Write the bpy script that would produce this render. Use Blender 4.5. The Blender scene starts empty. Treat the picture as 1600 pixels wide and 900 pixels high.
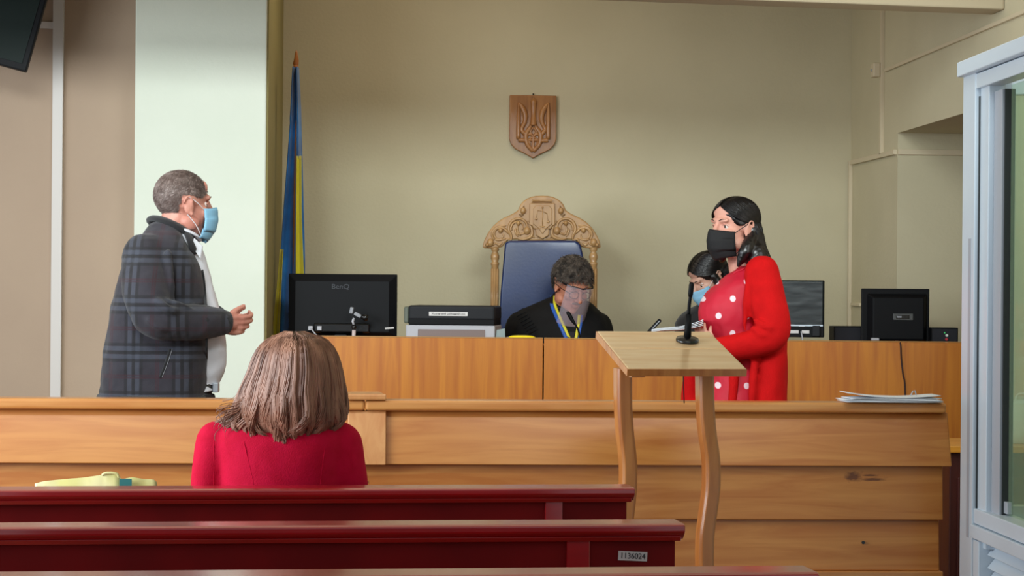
import bpy, bmesh, math, random
from mathutils import Vector, Matrix, Euler, noise
random.seed(7)
PI = math.pi
# ------------------------------------------------------------------ camera
F = 3577.0; PSI = math.atan(200/F); ROLL = .008; H = 1.36
ZV = Vector((0,0,1))
FWD = Vector((math.sin(PSI), math.cos(PSI), 0)); R0 = Vector((math.cos(PSI), -math.sin(PSI), 0))
RV = R0*math.cos(ROLL)+ZV*math.sin(ROLL); UV = -R0*math.sin(ROLL)+ZV*math.cos(ROLL)
CAM = Vector((0,0,H))
def W(px, py, d): return CAM+d*(FWD+RV*((px-800)/F)-UV*((py-450)/F))
def Wz(px, py, z):
    v = FWD+RV*((px-800)/F)-UV*((py-450)/F)
    return CAM+v*((z-H)/v.z)
def WX(px, py, X):
    v = FWD+RV*((px-800)/F)-UV*((py-450)/F)
    return CAM+v*(X/v.x)
scene = bpy.context.scene; col = scene.collection
cd = bpy.data.cameras.new('camera'); cam = bpy.data.objects.new('camera', cd); col.objects.link(cam)
cd.sensor_width = 36; cd.lens = F/1600*36; cd.clip_end = 100
m = Matrix.Identity(4)
for i in range(3): m[i][0] = RV[i]; m[i][1] = UV[i]; m[i][2] = -FWD[i]; m[i][3] = CAM[i]
cam.matrix_world = m; scene.camera = cam
vs = scene.view_settings; vs.view_transform = 'Standard'; vs.look = 'None'; vs.gamma = 1; vs.use_curve_mapping = False
vs.exposure = 0.14
# ------------------------------------------------------------------ light
wd = bpy.data.worlds.new('world'); scene.world = wd; wd.use_nodes = True
wd.node_tree.nodes['Background'].inputs[0].default_value = (.80,.92,1,1)
wd.node_tree.nodes['Background'].inputs[1].default_value = .55
def area(name, loc, target, sx, sy, power, colr, spread=PI):
    l = bpy.data.lights.new(name, 'AREA'); l.shape = 'RECTANGLE'; l.size = sx; l.size_y = sy; l.energy = power; l.color = colr; l.spread = spread
    o = bpy.data.objects.new(name, l); col.objects.link(o); o.location = loc
    o.rotation_euler = (Vector(target)-Vector(loc)).to_track_quat('-Z','Y').to_euler(); return o
area('daylight_window', (-3.3,5.2,1.9), (0,7.0,1.0), 2.4, 1.6, 128, (.88,.95,1))
area('daylight_window', (-3.2,8.2,2.45), (0,10.2,1.9), 1.4, 1.3, 22, (.88,.95,1))
area('daylight_window', (2.38,8.1,1.9), (-.6,10.6,1.5), 1.2, 1.2, 9, (.95,.98,1))
area('ceiling_and_fill_light', (-1.4,5.2,3.08), (-.2,12,1.2), 1.3, .6, 19, (.92,1,.99), math.radians(75))
area('ceiling_and_fill_light', (1.0,5.2,3.08), (.8,12,1.2), 1.3, .6, 19, (.92,1,.99), math.radians(75))
area('ceiling_and_fill_light', (.4,10.7,3.22), (.4,11.3,0), 1.3, .5, 8.5, (1,.86,.68))  # added warm fill beyond the beam, no fitting there; lifts the upper back wall
# ------------------------------------------------------------------ materials
def lin(c):
    f = lambda v: v/12.92 if v <= .04045 else ((v+.055)/1.055)**2.4
    return tuple(f(x/255) for x in c)+(1,)
MATS = {}
def mat(name, c, rough=.5, metal=0, coat=0, c2=None, scale=(1,1,1), ns=5, detail=4, bump=0, bscale=None, spec=.5, sheen=0, alpha=1, trans=0, ramp=(.35,.65), warp=0, extra=None):
    if name in MATS: return MATS[name]
    M = bpy.data.materials.new(name); M.use_nodes = True; MATS[name] = M
    nt = M.node_tree; b = nt.nodes['Principled BSDF']
    b.inputs['Base Color'].default_value = lin(c); b.inputs['Roughness'].default_value = rough; b.inputs['Metallic'].default_value = metal
    b.inputs['Coat Weight'].default_value = coat; b.inputs['Coat Roughness'].default_value = .18; b.inputs['Coat IOR'].default_value = 1.65
    b.inputs['Specular IOR Level'].default_value = spec; b.inputs['Sheen Weight'].default_value = sheen
    b.inputs['Transmission Weight'].default_value = trans; b.inputs['Alpha'].default_value = alpha
    tc = nt.nodes.new('ShaderNodeTexCoord'); mp = nt.nodes.new('ShaderNodeMapping'); mp.inputs['Scale'].default_value = scale
    nt.links.new(tc.outputs['Object'], mp.inputs['Vector'])
    nz = nt.nodes.new('ShaderNodeTexNoise'); nz.inputs['Scale'].default_value = ns; nz.inputs['Detail'].default_value = detail
    nz.inputs['Distortion'].default_value = warp
    nt.links.new(mp.outputs[0], nz.inputs['Vector'])
    if c2 is not None:
        cr = nt.nodes.new('ShaderNodeValToRGB'); cr.color_ramp.elements[0].color = lin(c2); cr.color_ramp.elements[1].color = lin(c)
        cr.color_ramp.elements[0].position = ramp[0]; cr.color_ramp.elements[1].position = ramp[1]
        nt.links.new(nz.outputs['Fac'], cr.inputs[0]); nt.links.new(cr.outputs[0], b.inputs['Base Color'])
    if bump:
        src = nz
        if bscale:
            src = nt.nodes.new('ShaderNodeTexNoise'); src.inputs['Scale'].default_value = bscale; src.inputs['Detail'].default_value = 3
            nt.links.new(mp.outputs[0], src.inputs['Vector'])
        bp = nt.nodes.new('ShaderNodeBump'); bp.inputs['Strength'].default_value = bump; bp.inputs['Distance'].default_value = .01
        nt.links.new(src.outputs['Fac'], bp.inputs['Height']); nt.links.new(bp.outputs[0], b.inputs['Normal'])
    if extra: extra(nt, b, tc, mp)
    return M
def glass(name, tint, gloss=.08, haze=None, hz=0):
    M = bpy.data.materials.new(name); M.use_nodes = True; nt = M.node_tree; nt.nodes.clear()
    o = nt.nodes.new('ShaderNodeOutputMaterial'); t = nt.nodes.new('ShaderNodeBsdfTransparent'); t.inputs[0].default_value = lin(tint)
    g = nt.nodes.new('ShaderNodeBsdfGlossy'); g.inputs['Roughness'].default_value = .04; g.inputs[0].default_value = (1,1,1,1)
    f = nt.nodes.new('ShaderNodeValue'); f.outputs[0].default_value = gloss
    mx = nt.nodes.new('ShaderNodeMixShader'); nt.links.new(f.outputs[0], mx.inputs[0]); nt.links.new(t.outputs[0], mx.inputs[1]); nt.links.new(g.outputs[0], mx.inputs[2])
    last = mx
    if haze:
        d = nt.nodes.new('ShaderNodeBsdfDiffuse'); d.inputs[0].default_value = lin(haze); m2 = nt.nodes.new('ShaderNodeMixShader'); m2.inputs[0].default_value = hz
        nt.links.new(mx.outputs[0], m2.inputs[1]); nt.links.new(d.outputs[0], m2.inputs[2]); last = m2
    nt.links.new(last.outputs[0], o.inputs[0]); return M
def knots(spots, dark):
    def ex(nt, b, tc, mp):
        prev = b.inputs['Base Color'].links[0].from_socket
        for (x, z, rx, rz) in spots:
            m1 = nt.nodes.new('ShaderNodeMapping'); m1.inputs['Location'].default_value = (-x/rx, 0, -z/rz); m1.inputs['Scale'].default_value = (1/rx, .001, 1/rz)
            nt.links.new(tc.outputs['Object'], m1.inputs[0])
            nz = nt.nodes.new('ShaderNodeTexNoise'); nz.inputs['Scale'].default_value = 1.6; nt.links.new(m1.outputs[0], nz.inputs['Vector'])
            ad = nt.nodes.new('ShaderNodeVectorMath'); ad.operation = 'MULTIPLY_ADD'; ad.inputs[1].default_value = (1.6,0,1.6); nt.links.new(nz.outputs['Color'], ad.inputs[0])
            nt.links.new(m1.outputs[0], ad.inputs[2])
            sb = nt.nodes.new('ShaderNodeVectorMath'); sb.operation = 'SUBTRACT'; sb.inputs[1].default_value = (.8,0,.8); nt.links.new(ad.outputs[0], sb.inputs[0])
            ln = nt.nodes.new('ShaderNodeVectorMath'); ln.operation = 'LENGTH'; nt.links.new(sb.outputs[0], ln.inputs[0])
            mr = nt.nodes.new('ShaderNodeMapRange'); mr.inputs[1].default_value = .35; mr.inputs[2].default_value = 1.1; mr.inputs[3].default_value = .8; mr.inputs[4].default_value = 0
            nt.links.new(ln.outputs['Value'], mr.inputs[0])
            mx = nt.nodes.new('ShaderNodeMix'); mx.data_type = 'RGBA'; mx.inputs[7].default_value = lin(dark)
            nt.links.new(mr.outputs[0], mx.inputs[0]); nt.links.new(prev, mx.inputs[6]); prev = mx.outputs[2]
        nt.links.new(prev, b.inputs['Base Color'])
    return ex
# ------------------------------------------------------------------ mesh builder
def catmull(pts, n):
    out = []
    P = [tuple(p) for p in pts]; P = [P[0]]+P+[P[-1]]
    for i in range(1, len(P)-2):
        a, b, c, d = P[i-1:i+3]
        for k in range(n):
            t = k/n
            out.append(tuple(.5*((2*b[j])+(-a[j]+c[j])*t+(2*a[j]-5*b[j]+4*c[j]-d[j])*t*t+(-a[j]+3*b[j]-3*c[j]+d[j])*t**3) for j in range(len(b))))
    out.append(tuple(P[-2])); return out
class MB:
    def __init__(s): s.v = []; s.f = []
    def add(s, vs, fs):
        o = len(s.v); s.v += [Vector(v) for v in vs]; s.f += [tuple(o+i for i in f) for f in fs]; return s
    def box(s, c, size, rot=None):
        sx, sy, sz = [q/2 for q in size]; M = rot.to_matrix() if isinstance(rot, Euler) else (rot or Matrix.Identity(3)); c = Vector(c)
        vs = [c+M@Vector((x*sx,y*sy,z*sz)) for x in (-1,1) for y in (-1,1) for z in (-1,1)]
        return s.add(vs, [(0,1,3,2),(4,6,7,5),(0,4,5,1),(2,3,7,6),(0,2,6,4),(1,5,7,3)])
    def hexa(s, a, b):          # two quads of 4 points (same winding) joined
        return s.add(list(a)+list(b), [(3,2,1,0),(4,5,6,7),(0,1,5,4),(1,2,6,5),(2,3,7,6),(3,0,4,7)])
    def tube(s, path, r, n=10, flat=1.0, up=None, caps=True, res=0):
        pts = [Vector(p) for p in path]
        rs = list(r) if isinstance(r, (list,tuple)) else [r]*len(pts)
        if res:
            q = catmull([tuple(p)+(w,) for p, w in zip(pts, rs)], res); pts = [Vector(a[:3]) for a in q]; rs = [max(a[3],1e-4) for a in q]
        vs = []; fs = []; N = len(pts)
        t = (pts[1]-pts[0]).normalized(); u = Vector(up) if up else (Vector((0,0,1)) if abs(t.z) < .9 else Vector((0,1,0)))
        for i, p in enumerate(pts):
            t = (pts[min(i+1,N-1)]-pts[max(i-1,0)]); t = t.normalized() if t.length > 1e-9 else Vector((0,0,1))
            if up: u = Vector(up)
            a = u-t*u.dot(t)
            if a.length < 1e-6: a = t.orthogonal()
            a.normalize(); b = t.cross(a); u = a
            for k in range(n):
                an = 2*PI*k/n; vs.append(p+a*math.cos(an)*rs[i]*flat+b*math.sin(an)*rs[i])
        for i in range(N-1):
            for k in range(n):
                k2 = (k+1)%n; fs.append((i*n+k, i*n+k2, (i+1)*n+k2, (i+1)*n+k))
        if caps: fs.append(tuple(range(n))[::-1]); fs.append(tuple((N-1)*n+k for k in range(n)))
        return s.add(vs, fs)
    def lathe(s, prof, o=(0,0,0), n=24, M=None):
        o = Vector(o); M = M or Matrix.Identity(3); vs = []; fs = []
        for r, z in prof:
            for k in range(n): an = 2*PI*k/n; vs.append(o+M@Vector((max(r,1e-4)*math.cos(an), max(r,1e-4)*math.sin(an), z)))
        for i in range(len(prof)-1):
            for k in range(n): k2 = (k+1)%n; fs.append((i*n+k, i*n+k2, (i+1)*n+k2, (i+1)*n+k))
        fs.append(tuple(range(n))[::-1]); fs.append(tuple((len(prof)-1)*n+k for k in range(n)))
        return s.add(vs, fs)
    def ell(s, c, r, M=None, n=16, q=10):
        c = Vector(c); M = M or Matrix.Identity(3); r = (r,r,r) if not hasattr(r,'__len__') else r; vs = []; fs = []
        vs.append(c+M@Vector((0,0,r[2])))
        for i in range(1,q):
            a = PI*i/q
            for k in range(n): b = 2*PI*k/n; vs.append(c+M@Vector((r[0]*math.sin(a)*math.cos(b), r[1]*math.sin(a)*math.sin(b), r[2]*math.cos(a))))
        vs.append(c+M@Vector((0,0,-r[2]))); L = len(vs)-1
        for k in range(n):
            k2 = (k+1)%n; fs.append((0,1+k,1+k2)); fs.append((L, 1+(q-2)*n+k2, 1+(q-2)*n+k))
            for i in range(q-2): fs.append((1+i*n+k, 1+(i+1)*n+k, 1+(i+1)*n+k2, 1+i*n+k2))
        return s.add(vs, fs)
    def chain(s, pr, res=4, n=14):   # tapered limb with rounded ends; pr = [(point, radius), ...]
        s.tube([p for p, r in pr], [r for p, r in pr], n=n, res=res)
        for p, r in (pr[0], pr[-1]): s.ell(p, r, n=n, q=8)
        return s
    def loft(s, rings, n=32, p=2.3, res=4):    # rings (cx,cy,z,rx,ry) bottom to top or top to bottom
        q = catmull(rings, res); vs = []; fs = []
        for (cx,cy,z,rx,ry) in q:
            for k in range(n):
                a = 2*PI*k/n; c, d = math.cos(a), math.sin(a)
                vs.append(Vector((cx+max(rx,.002)*math.copysign(abs(c)**(2/p), c), cy+max(ry,.002)*math.copysign(abs(d)**(2/p), d), z)))
        up = q[-1][2] > q[0][2]
        for i in range(len(q)-1):
            for k in range(n):
                k2 = (k+1)%n; f = (i*n+k, i*n+k2, (i+1)*n+k2, (i+1)*n+k); fs.append(f if up else f[::-1])
        a = tuple(range(n)); b = tuple((len(q)-1)*n+k for k in range(n))
        fs.append(a[::-1] if up else a); fs.append(b if up else b[::-1])
        return s.add(vs, fs)
    def prism(s, pts, y0, y1, o=(0,0,0), M=None):     # outline in x,z extruded along y
        o = Vector(o); M = M or Matrix.Identity(3); n = len(pts)
        vs = [o+M@Vector((x,y0,z)) for x, z in pts]+[o+M@Vector((x,y1,z)) for x, z in pts]
        A = sum(pts[i][0]*pts[(i+1)%n][1]-pts[(i+1)%n][0]*pts[i][1] for i in range(n))
        fs = [tuple(range(n)), tuple(range(2*n-1, n-1, -1))]+[(i, i+n, (i+1)%n+n, (i+1)%n) for i in range(n)]
        if A < 0: fs = [f[::-1] for f in fs]
        return s.add(vs, fs)
    def grid(s, fn, nu, nv):
        vs = [fn(i/nu, j/nv) for i in range(nu+1) for j in range(nv+1)]
        return s.add(vs, [(i*(nv+1)+j, (i+1)*(nv+1)+j, (i+1)*(nv+1)+j+1, i*(nv+1)+j+1) for i in range(nu) for j in range(nv)])
    def build(s, name, mt, parent=None, smooth=False, bevel=0, seg=2, remesh=0, sm=0, solid=0, sub=0, disp=None, angle=40):
        me = bpy.data.meshes.new(name); me.from_pydata([tuple(v) for v in s.v], [], s.f); me.update()
        if smooth:
            me.polygons.foreach_set('use_smooth', [True]*len(me.polygons))
        me.materials.append(mt)
        o = bpy.data.objects.new(name, me); col.objects.link(o); o.parent = parent
        if remesh:
            r = o.modifiers.new('r','REMESH'); r.mode = 'VOXEL'; r.voxel_size = remesh; r.use_smooth_shade = True
        if sm:
            k = o.modifiers.new('s','SMOOTH'); k.factor = .5; k.iterations = sm
        if disp:
            for (st, sc_, dep) in disp:
                tx = bpy.data.textures.new(name+'_folds','CLOUDS'); tx.noise_scale = sc_; tx.noise_depth = dep
                d = o.modifiers.new('d','DISPLACE'); d.texture = tx; d.strength = st; d.mid_level = .5; d.texture_coords = 'LOCAL'
        if solid:
            d = o.modifiers.new('t','SOLIDIFY'); d.thickness = solid; d.offset = 0
        if bevel:
            b = o.modifiers.new('b','BEVEL'); b.width = bevel; b.segments = seg; b.limit_method = 'ANGLE'; b.angle_limit = math.radians(angle); b.harden_normals = False
        if sub:
            d = o.modifiers.new('u','SUBSURF'); d.levels = sub; d.render_levels = sub
        return o
def tag(o, label=None, cat=None, group=None, kind=None):
    if label: o['label'] = label
    if cat: o['category'] = cat
    if group: o['group'] = group
    if kind: o['kind'] = kind
    return o
def thing(name, label, cat, loc=(0,0,0), rz=0, group=None, rot=None):
    o = bpy.data.objects.new(name, None); col.objects.link(o); o.location = loc; o.rotation_euler = rot or (0,0,rz); o.empty_display_size = .1
    return tag(o, label, cat, group)
def struct(o): o['kind'] = 'structure'; return o
def text(s, size, mt, parent, loc, rot, name='lettering', ext=.0005, align='CENTER', sx=1):
    c = bpy.data.curves.new(name, 'FONT'); c.body = s; c.size = size; c.extrude = ext; c.align_x = align; c.align_y = 'CENTER'; c.materials.append(mt)
    o = bpy.data.objects.new(name, c); col.objects.link(o); o.parent = parent; me = o.to_mesh().copy(); bpy.data.objects.remove(o)
    k = bpy.data.objects.new(name, me); col.objects.link(k); k.parent = parent; k.location = loc; k.rotation_euler = rot; k.scale = (sx,1,1); me.materials.clear(); me.materials.append(mt); return k
# materials
m_wall = mat('cream_wall_paint', (201,192,162), .75, c2=(196,187,157), ns=2.5, bump=.15, bscale=60)
m_pink = mat('beige_wall_paint', (176,153,131), .8, c2=(171,148,127), ns=2, bump=.1, bscale=60)
m_white = mat('pale_mint_paint', (218,223,208), .7, c2=(212,218,202), ns=2, bump=.1, bscale=50)
m_beam = mat('beam_paint', (176,163,136), .8); m_olive = mat('olive_edge_tone', (150,138,88), .8)  # olive is an invented tone for the column's side strip
m_duct = mat('white_plastic_duct', (205,198,192), .45)
m_duct2 = mat('cream_painted_duct', (208,194,165), .5)
m_ceil = mat('ceiling_paint', (225,215,195), .8)
m_floor = mat('floor_linoleum', (120,90,65), .5, c2=(100,75,55), ns=8)
m_desk = mat('orange_veneer', (198,122,26), .4, coat=.1, c2=(176,98,16), scale=(9,9,.7), ns=3, detail=6, warp=.6)
m_barr = mat('pine_varnished', (208,140,70), .38, coat=.2, c2=(186,112,48), scale=(.8,6,9), ns=2.4, detail=6, warp=1.2, extra=knots([(1.545,.772,.032,.018),(1.61,.762,.045,.006),(1.60,.775,.03,.004)], (80,30,15)))
m_barr2 = mat('pine_varnished_cap', (216,152,86), .3, coat=.35, c2=(200,128,64), scale=(.8,9,9), ns=3, detail=5, warp=.6)
m_cover = mat('pine_pale_board', (218,158,100), .35, coat=.2, c2=(204,138,82), scale=(8,8,1.0), ns=2.6, detail=5, warp=1.2)
m_lect = mat('lectern_pine', (250,216,168), .26, coat=.8, c2=(236,192,140), scale=(1.2,10,10), ns=3, detail=6, warp=.5)
m_leg = mat('lectern_leg_pine', (208,136,70), .28, coat=.45, c2=(184,108,50), scale=(9,9,.9), ns=3, detail=5, warp=.8)
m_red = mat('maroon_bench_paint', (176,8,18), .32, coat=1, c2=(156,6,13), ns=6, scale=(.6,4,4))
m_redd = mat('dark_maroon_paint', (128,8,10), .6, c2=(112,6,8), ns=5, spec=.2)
m_blk = mat('black_plastic', (14,15,18), .5, spec=.14)
m_blk2 = mat('glossy_black_plastic', (10,11,13), .22, coat=.3)
m_dgrey = mat('dark_grey_plastic', (30,31,35), .5, spec=.2)
m_grey = mat('grey_plastic', (140,142,148), .45)
m_lgrey = mat('light_grey_plastic', (178,178,184), .45)
m_paper = mat('white_paper', (236,240,246), .7)
m_label = mat('white_label', (215,212,210), .6)
m_ink = mat('black_ink', (25,25,28), .6)
m_alu = mat('pale_aluminium', (206,220,232), .35, coat=.2)
m_alud = mat('grey_aluminium', (168,174,184), .4)
m_seam = mat('dark_rubber_seal', (45,50,52), .5)
m_glass = glass('green_tinted_glass', (244,251,245), .05, (170,200,168), .13)
m_oak = mat('carved_oak', (182,142,92), .42, coat=.2, c2=(160,120,74), scale=(6,6,2), ns=4, detail=4, bump=.1)
m_oakd = mat('emblem_wood', (165,112,58), .45, coat=.2, c2=(140,90,42), scale=(7,7,.8), ns=5, detail=4)
m_oakl = mat('emblem_relief_wood', (178,124,70), .4, coat=.25, c2=(158,104,55), scale=(7,7,.8), ns=5, detail=4)
m_blue = mat('blue_leather', (9,40,92), .38, coat=.12, c2=(7,34,80), ns=6, bump=.04, bscale=90)
m_fblue = mat('flag_blue_cloth', (24,116,190), .7, sheen=.3, c2=(8,70,125), ns=6)
m_fyel = mat('flag_yellow_cloth', (205,190,20), .7, sheen=.3)
m_pole = mat('flag_pole_wood', (165,100,45), .4)
def PYp(px, py, Y):
    v = FWD+RV*((px-800)/F)-UV*((py-450)/F)
    return CAM+v*(Y/v.y)
def inv(o): return (Matrix.Translation(o.location)@o.rotation_euler.to_matrix().to_4x4()).inverted()
# ------------------------------------------------------------------ the room
c0 = W(1328,450,12.0); XR, YB = c0.x, c0.y
struct(MB().box((-1.2,YB+.08,1.65),(2*(XR+1.2)+2.4,.16,3.3)).build('wall_back', m_wall))
Yf = WX(1401,450,XR).y; Yn = WX(1530,450,XR).y; zr = WX(1402,208,XR).z
b = MB(); b.box((XR+.5,(Yf+YB)/2,1.65),(1,YB-Yf,3.3)); b.box((XR+.5,(Yn+Yf)/2,(3.3+zr)/2),(1,Yf-Yn,3.3-zr)); b.box((XR+.5,(1.5+Yn)/2,1.65),(1,Yn-1.5,3.3))
b.box((XR+.95,(Yn+Yf)/2,zr/2),(.1,Yf-Yn,zr))
struct(b.build('wall_right', m_wall))
pl, pr = W(208,450,10.3), W(413,450,10.3)
struct(MB().box(((pl.x+pr.x)/2,(pl.y+YB)/2+.01,1.65),(pr.x-pl.x,YB-pl.y,3.3)).build('column_left', m_white, bevel=.006))
yl = W(208,450,10.55).y
struct(MB().box((pr.x+.004,(pl.y+YB)/2+.02,1.65),(.008,YB-pl.y-.02,3.3)).build('added_strip_1', m_olive))  # added thin strip on the column's right face, coloured darker olive than the column
struct(MB().box((-3.0+.5*(pl.x+2.0),yl+.1,1.65),(abs(-4.0-pl.x)+.02,.2,3.3)).build('wall_left', m_pink))
struct(MB().box((0,6.2,-.05),(8.4,13,.1)).build('floor', m_floor))
struct(MB().box((-.4,7.2,3.35),(7.6,10.4,.1)).build('ceiling', m_ceil))
struct(MB().box(((pr.x+XR)/2,(9.95+YB)/2,.06),(XR-pr.x-.01,YB-9.95,.12)).build('podium', m_floor))
z0 = W(1140,0,9.0).z; z1 = W(1582,13,9.0).z; sl = math.atan((z1-z0)/(W(1582,0,9).x-W(1140,0,9).x))
yb = W(1300,0,9).y; xb = XR
struct(MB().hexa([(-3.9,yb,z1-(xb+3.9)*math.tan(sl)),(xb,yb,z1),(xb,yb+.18,z1),(-3.9,yb+.18,z1-(xb+3.9)*math.tan(sl))],[(-3.9,yb,3.3),(xb,yb,3.3),(xb,yb+.18,3.3),(-3.9,yb+.18,3.3)]).build('beam', m_beam, bevel=.008))
# ducts
def duct(label, pts, w, t, normal, mt=m_duct2):
    r = MB()
    for a, b_ in zip(pts, pts[1:]):
        a, b_ = Vector(a), Vector(b_); d = (b_-a).normalized(); n = Vector(normal).normalized(); s = d.cross(n)
        a -= d*w*.4; b_ += d*w*.4
        q = [a-s*w/2, a+s*w/2, a+s*w/2+n*t, a-s*w/2+n*t]; r.hexa(q, [v+(b_-a) for v in q])
    o = r.build('cable_duct', mt, bevel=.002); return tag(o, label, 'cable duct')
g = W(90,450,10.55); duct('wide white plastic duct running down beige wall at far left', [(g.x,yl,0.02),(g.x,yl,3.28)], .048, .03, (0,-1,0), m_duct)
g1, g2 = PYp(30,38,yl), PYp(82,40,yl); duct('short white horizontal duct between screen and wide vertical duct', [g1,g2], .03, .02, (0,-1,0), m_duct)
gz = WX(1380,238,XR); duct('thin cream duct rising on right wall to the beam', [(XR,gz.y,gz.z),(XR,gz.y,3.28)], .03, .018, (-1,0,0))
ga = WX(1334,254,XR); duct('cream duct sloping along right wall from corner into recess', [(XR,ga.y,ga.z),(XR,Yf+.02,WX(1400,238,XR).z)], .024, .018, (-1,0,0))
gb = WX(1401,238,XR); duct('cream duct running across the end wall of the recess', [(XR+.01,Yf,gb.z),(XR+.88,Yf,gb.z)], .026, .018, (0,-1,0))
duct('cream duct going down right wall beside the back corner', [(XR,ga.y+.04,ga.z),(XR,ga.y+.04,1.0)], .028, .018, (-1,0,0))
gs = WX(1346,476,XR); duct('short cream stub duct above right desk', [(XR,ga.y-.02,gs.z),(XR,gs.y,gs.z)], .016, .014, (-1,0,0))
gd, ge = WX(1386,110,XR), WX(1640,3,XR); duct('long thin cream duct slanting from junction box along right wall', [(XR,gd.y,gd.z),(XR,ge.y,ge.z)], .016, .014, (-1,0,0))
jb = WX(1379,110,XR); t = thing('junction_box', 'small cream junction box on the duct on right wall', 'junction box', (XR-.018,jb.y,jb.z))
MB().box((-.0175,0,0),(.035,.075,.07)).build('box', m_duct2, t, bevel=.006); MB().tube([(-.035,0,0),(-.04,0,0)], .006, 8).build('screw', m_alud, t)
# television, top left
tv = thing('television', 'black flat television hung tilted from beige wall at top left', 'television', W(0,0,10.0))
tv.rotation_euler = (math.radians(-4),math.radians(14.5),0)
iv = (Matrix.Translation(tv.location)@tv.rotation_euler.to_matrix().to_4x4()).inverted(); cn = iv@W(41,113,10.0); tx, tz = cn.x, cn.z
MB().box((tx-.46,.02,tz+.27),(.92,.04,.54)).build('housing', m_blk, tv, bevel=.006)
MB().box((tx-.46,-.001,tz+.275),(.87,.006,.49)).build('screen', mat('dark_screen', (16,28,25), .5, spec=.15), tv)
MB().box((tx-.46,.07,tz+.3),(.4,.07,.3)).build('rear_cover', m_blk, tv, bevel=.01)
MB().box((tx-.46,.27,tz+.3),(.06,.36,.06)).build('wall_arm', m_blk, tv)
# ------------------------------------------------------------------ flag
fl = thing('flag', 'furled blue and yellow flag on wooden pole behind the left desk', 'flag', (W(462,450,11.1).x,W(462,450,11.1).y,.12))
fi = inv(fl); P = lambda px, py, dd=0: fi@W(px,py,11.1+dd)
MB().tube([(0,0,.02),P(462,102)], .012, 10).build('pole', m_pole, fl, smooth=True)
MB().tube([P(462,104),P(462,100),P(463,94),P(463,82),P(463,78)], [.008,.014,.012,.006,.001], 12, flat=.5).build('finial', m_pole, fl, smooth=True)
MB().lathe([(.085,0),(.085,.015),(.04,.03),(.02,.06)]).build('stand', m_blk, fl, smooth=True)
def cloth(levels, fn):       # levels (py, pxl, pxr); folds from fn(u, t)
    q = catmull(levels, 6); n = len(q)-1
    def g(u, v):
        a = q[min(n, int(round(v*n)))]
        w = a[2]-a[1]; p = W(a[1]+w*u, a[0], 11.1); dep = fn(u, v)*min(1, .25+w/35) if w > 16 else fn(u, v)
        p = p+FWD*dep; return fi@p
    return MB().grid(g, 48, n)
c = cloth([(106,459,467),(130,457.5,468),(165,456,470),(200,454,471),(260,450,473),(330,445,475),(400,440,477),(440,437,477),(490,435,478),(522,433,478),(560,432,480)], lambda u,v: -.035-.03*math.sin(u*PI*3.1+.5)-.012*math.sin(u*17+v*4))
c.build('blue_cloth', m_fblue, fl, smooth=True, solid=.003)
c = cloth([(245,466,473),(300,466,474),(345,466.5,475),(420,466,478),(520,466,482),(560,466,483)], lambda u,v: -.12*min(1,.6+v)+.012*math.sin(u*4))
c.build('yellow_cloth', m_fyel, fl, smooth=True, solid=.003)
c = cloth([(390,441,446),(430,438,444),(470,434,442),(524,429,440),(560,428,440)], lambda u,v: -.10+.02*math.sin(u*4))
c.build('yellow_cloth', m_fyel, fl, smooth=True, solid=.003)
# ------------------------------------------------------------------ emblem
em = thing('wall_emblem', 'carved wooden shield with trident coat of arms on back wall', 'emblem', tuple(W(831,200,12.0)))
em.location.y = YB-.001; ei = inv(em)
k = 12/F/7.5
E = lambda x, y: ((x-393)*k, (450-y)*k)
half = [(393,88),(660,90),(662,600),(640,660),(590,715),(530,745),(460,778),(393,822)]
pts = [E(*p) for p in half]+[E(786-x-10,y) for x, y in half[1:-1]][::-1]
MB().prism(pts, -.026, 0).build('shield', m_oakd, em, bevel=.004)
b = MB()
def strip(b, pts, w, y=-.030, n=8, r=4):
    b.tube([(E(x,yy)[0], y, E(x,yy)[1]) for x, yy in pts], [q*k*1.35 for q in (w if hasattr(w,'__len__') else [w]*len(pts))], n, flat=1, res=r)
for s in (1,-1):
    X = lambda x: 393+s*(x-393)
    strip(b, [(X(565),180),(X(566),400),(X(566),600)], [10,19,19])
    strip(b, [(X(566),612),(X(520),614),(X(470),616)], 19)
    strip(b, [(X(570),175),(X(525),230),(X(490),310),(X(492),400),(X(530),480),(X(505),525),(X(470),545)], [8,22,24,20,18,20,20])
    strip(b, [(X(566),490),(X(530),488)], 10)
    strip(b, [(X(415),400),(X(425),460),(X(465),515),(X(480),560),(X(475),610),(X(455),670),(X(393),740)], [10,18,22,22,20,20,18])
    strip(b, [(X(393),570),(X(430),540),(X(470),560)], 13); strip(b, [(X(393),460),(X(428),515),(X(393),565)], 11)
    strip(b, [(X(393),570),(X(440),610),(X(430),680)], 9)
strip(b, [(393,120),(393,160),(393,220),(393,330),(393,440)], [6,28,24,22,34]); strip(b, [(393,560),(393,650),(393,740)], 13); strip(b, [(330,612),(393,612),(456,612)], 12)
b.build('trident', m_oakl, em, smooth=True)
MB().tube([(0,-.02,.163),(0,-.002,.17)], .004, 8).build('hook', m_blk, em)
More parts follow.
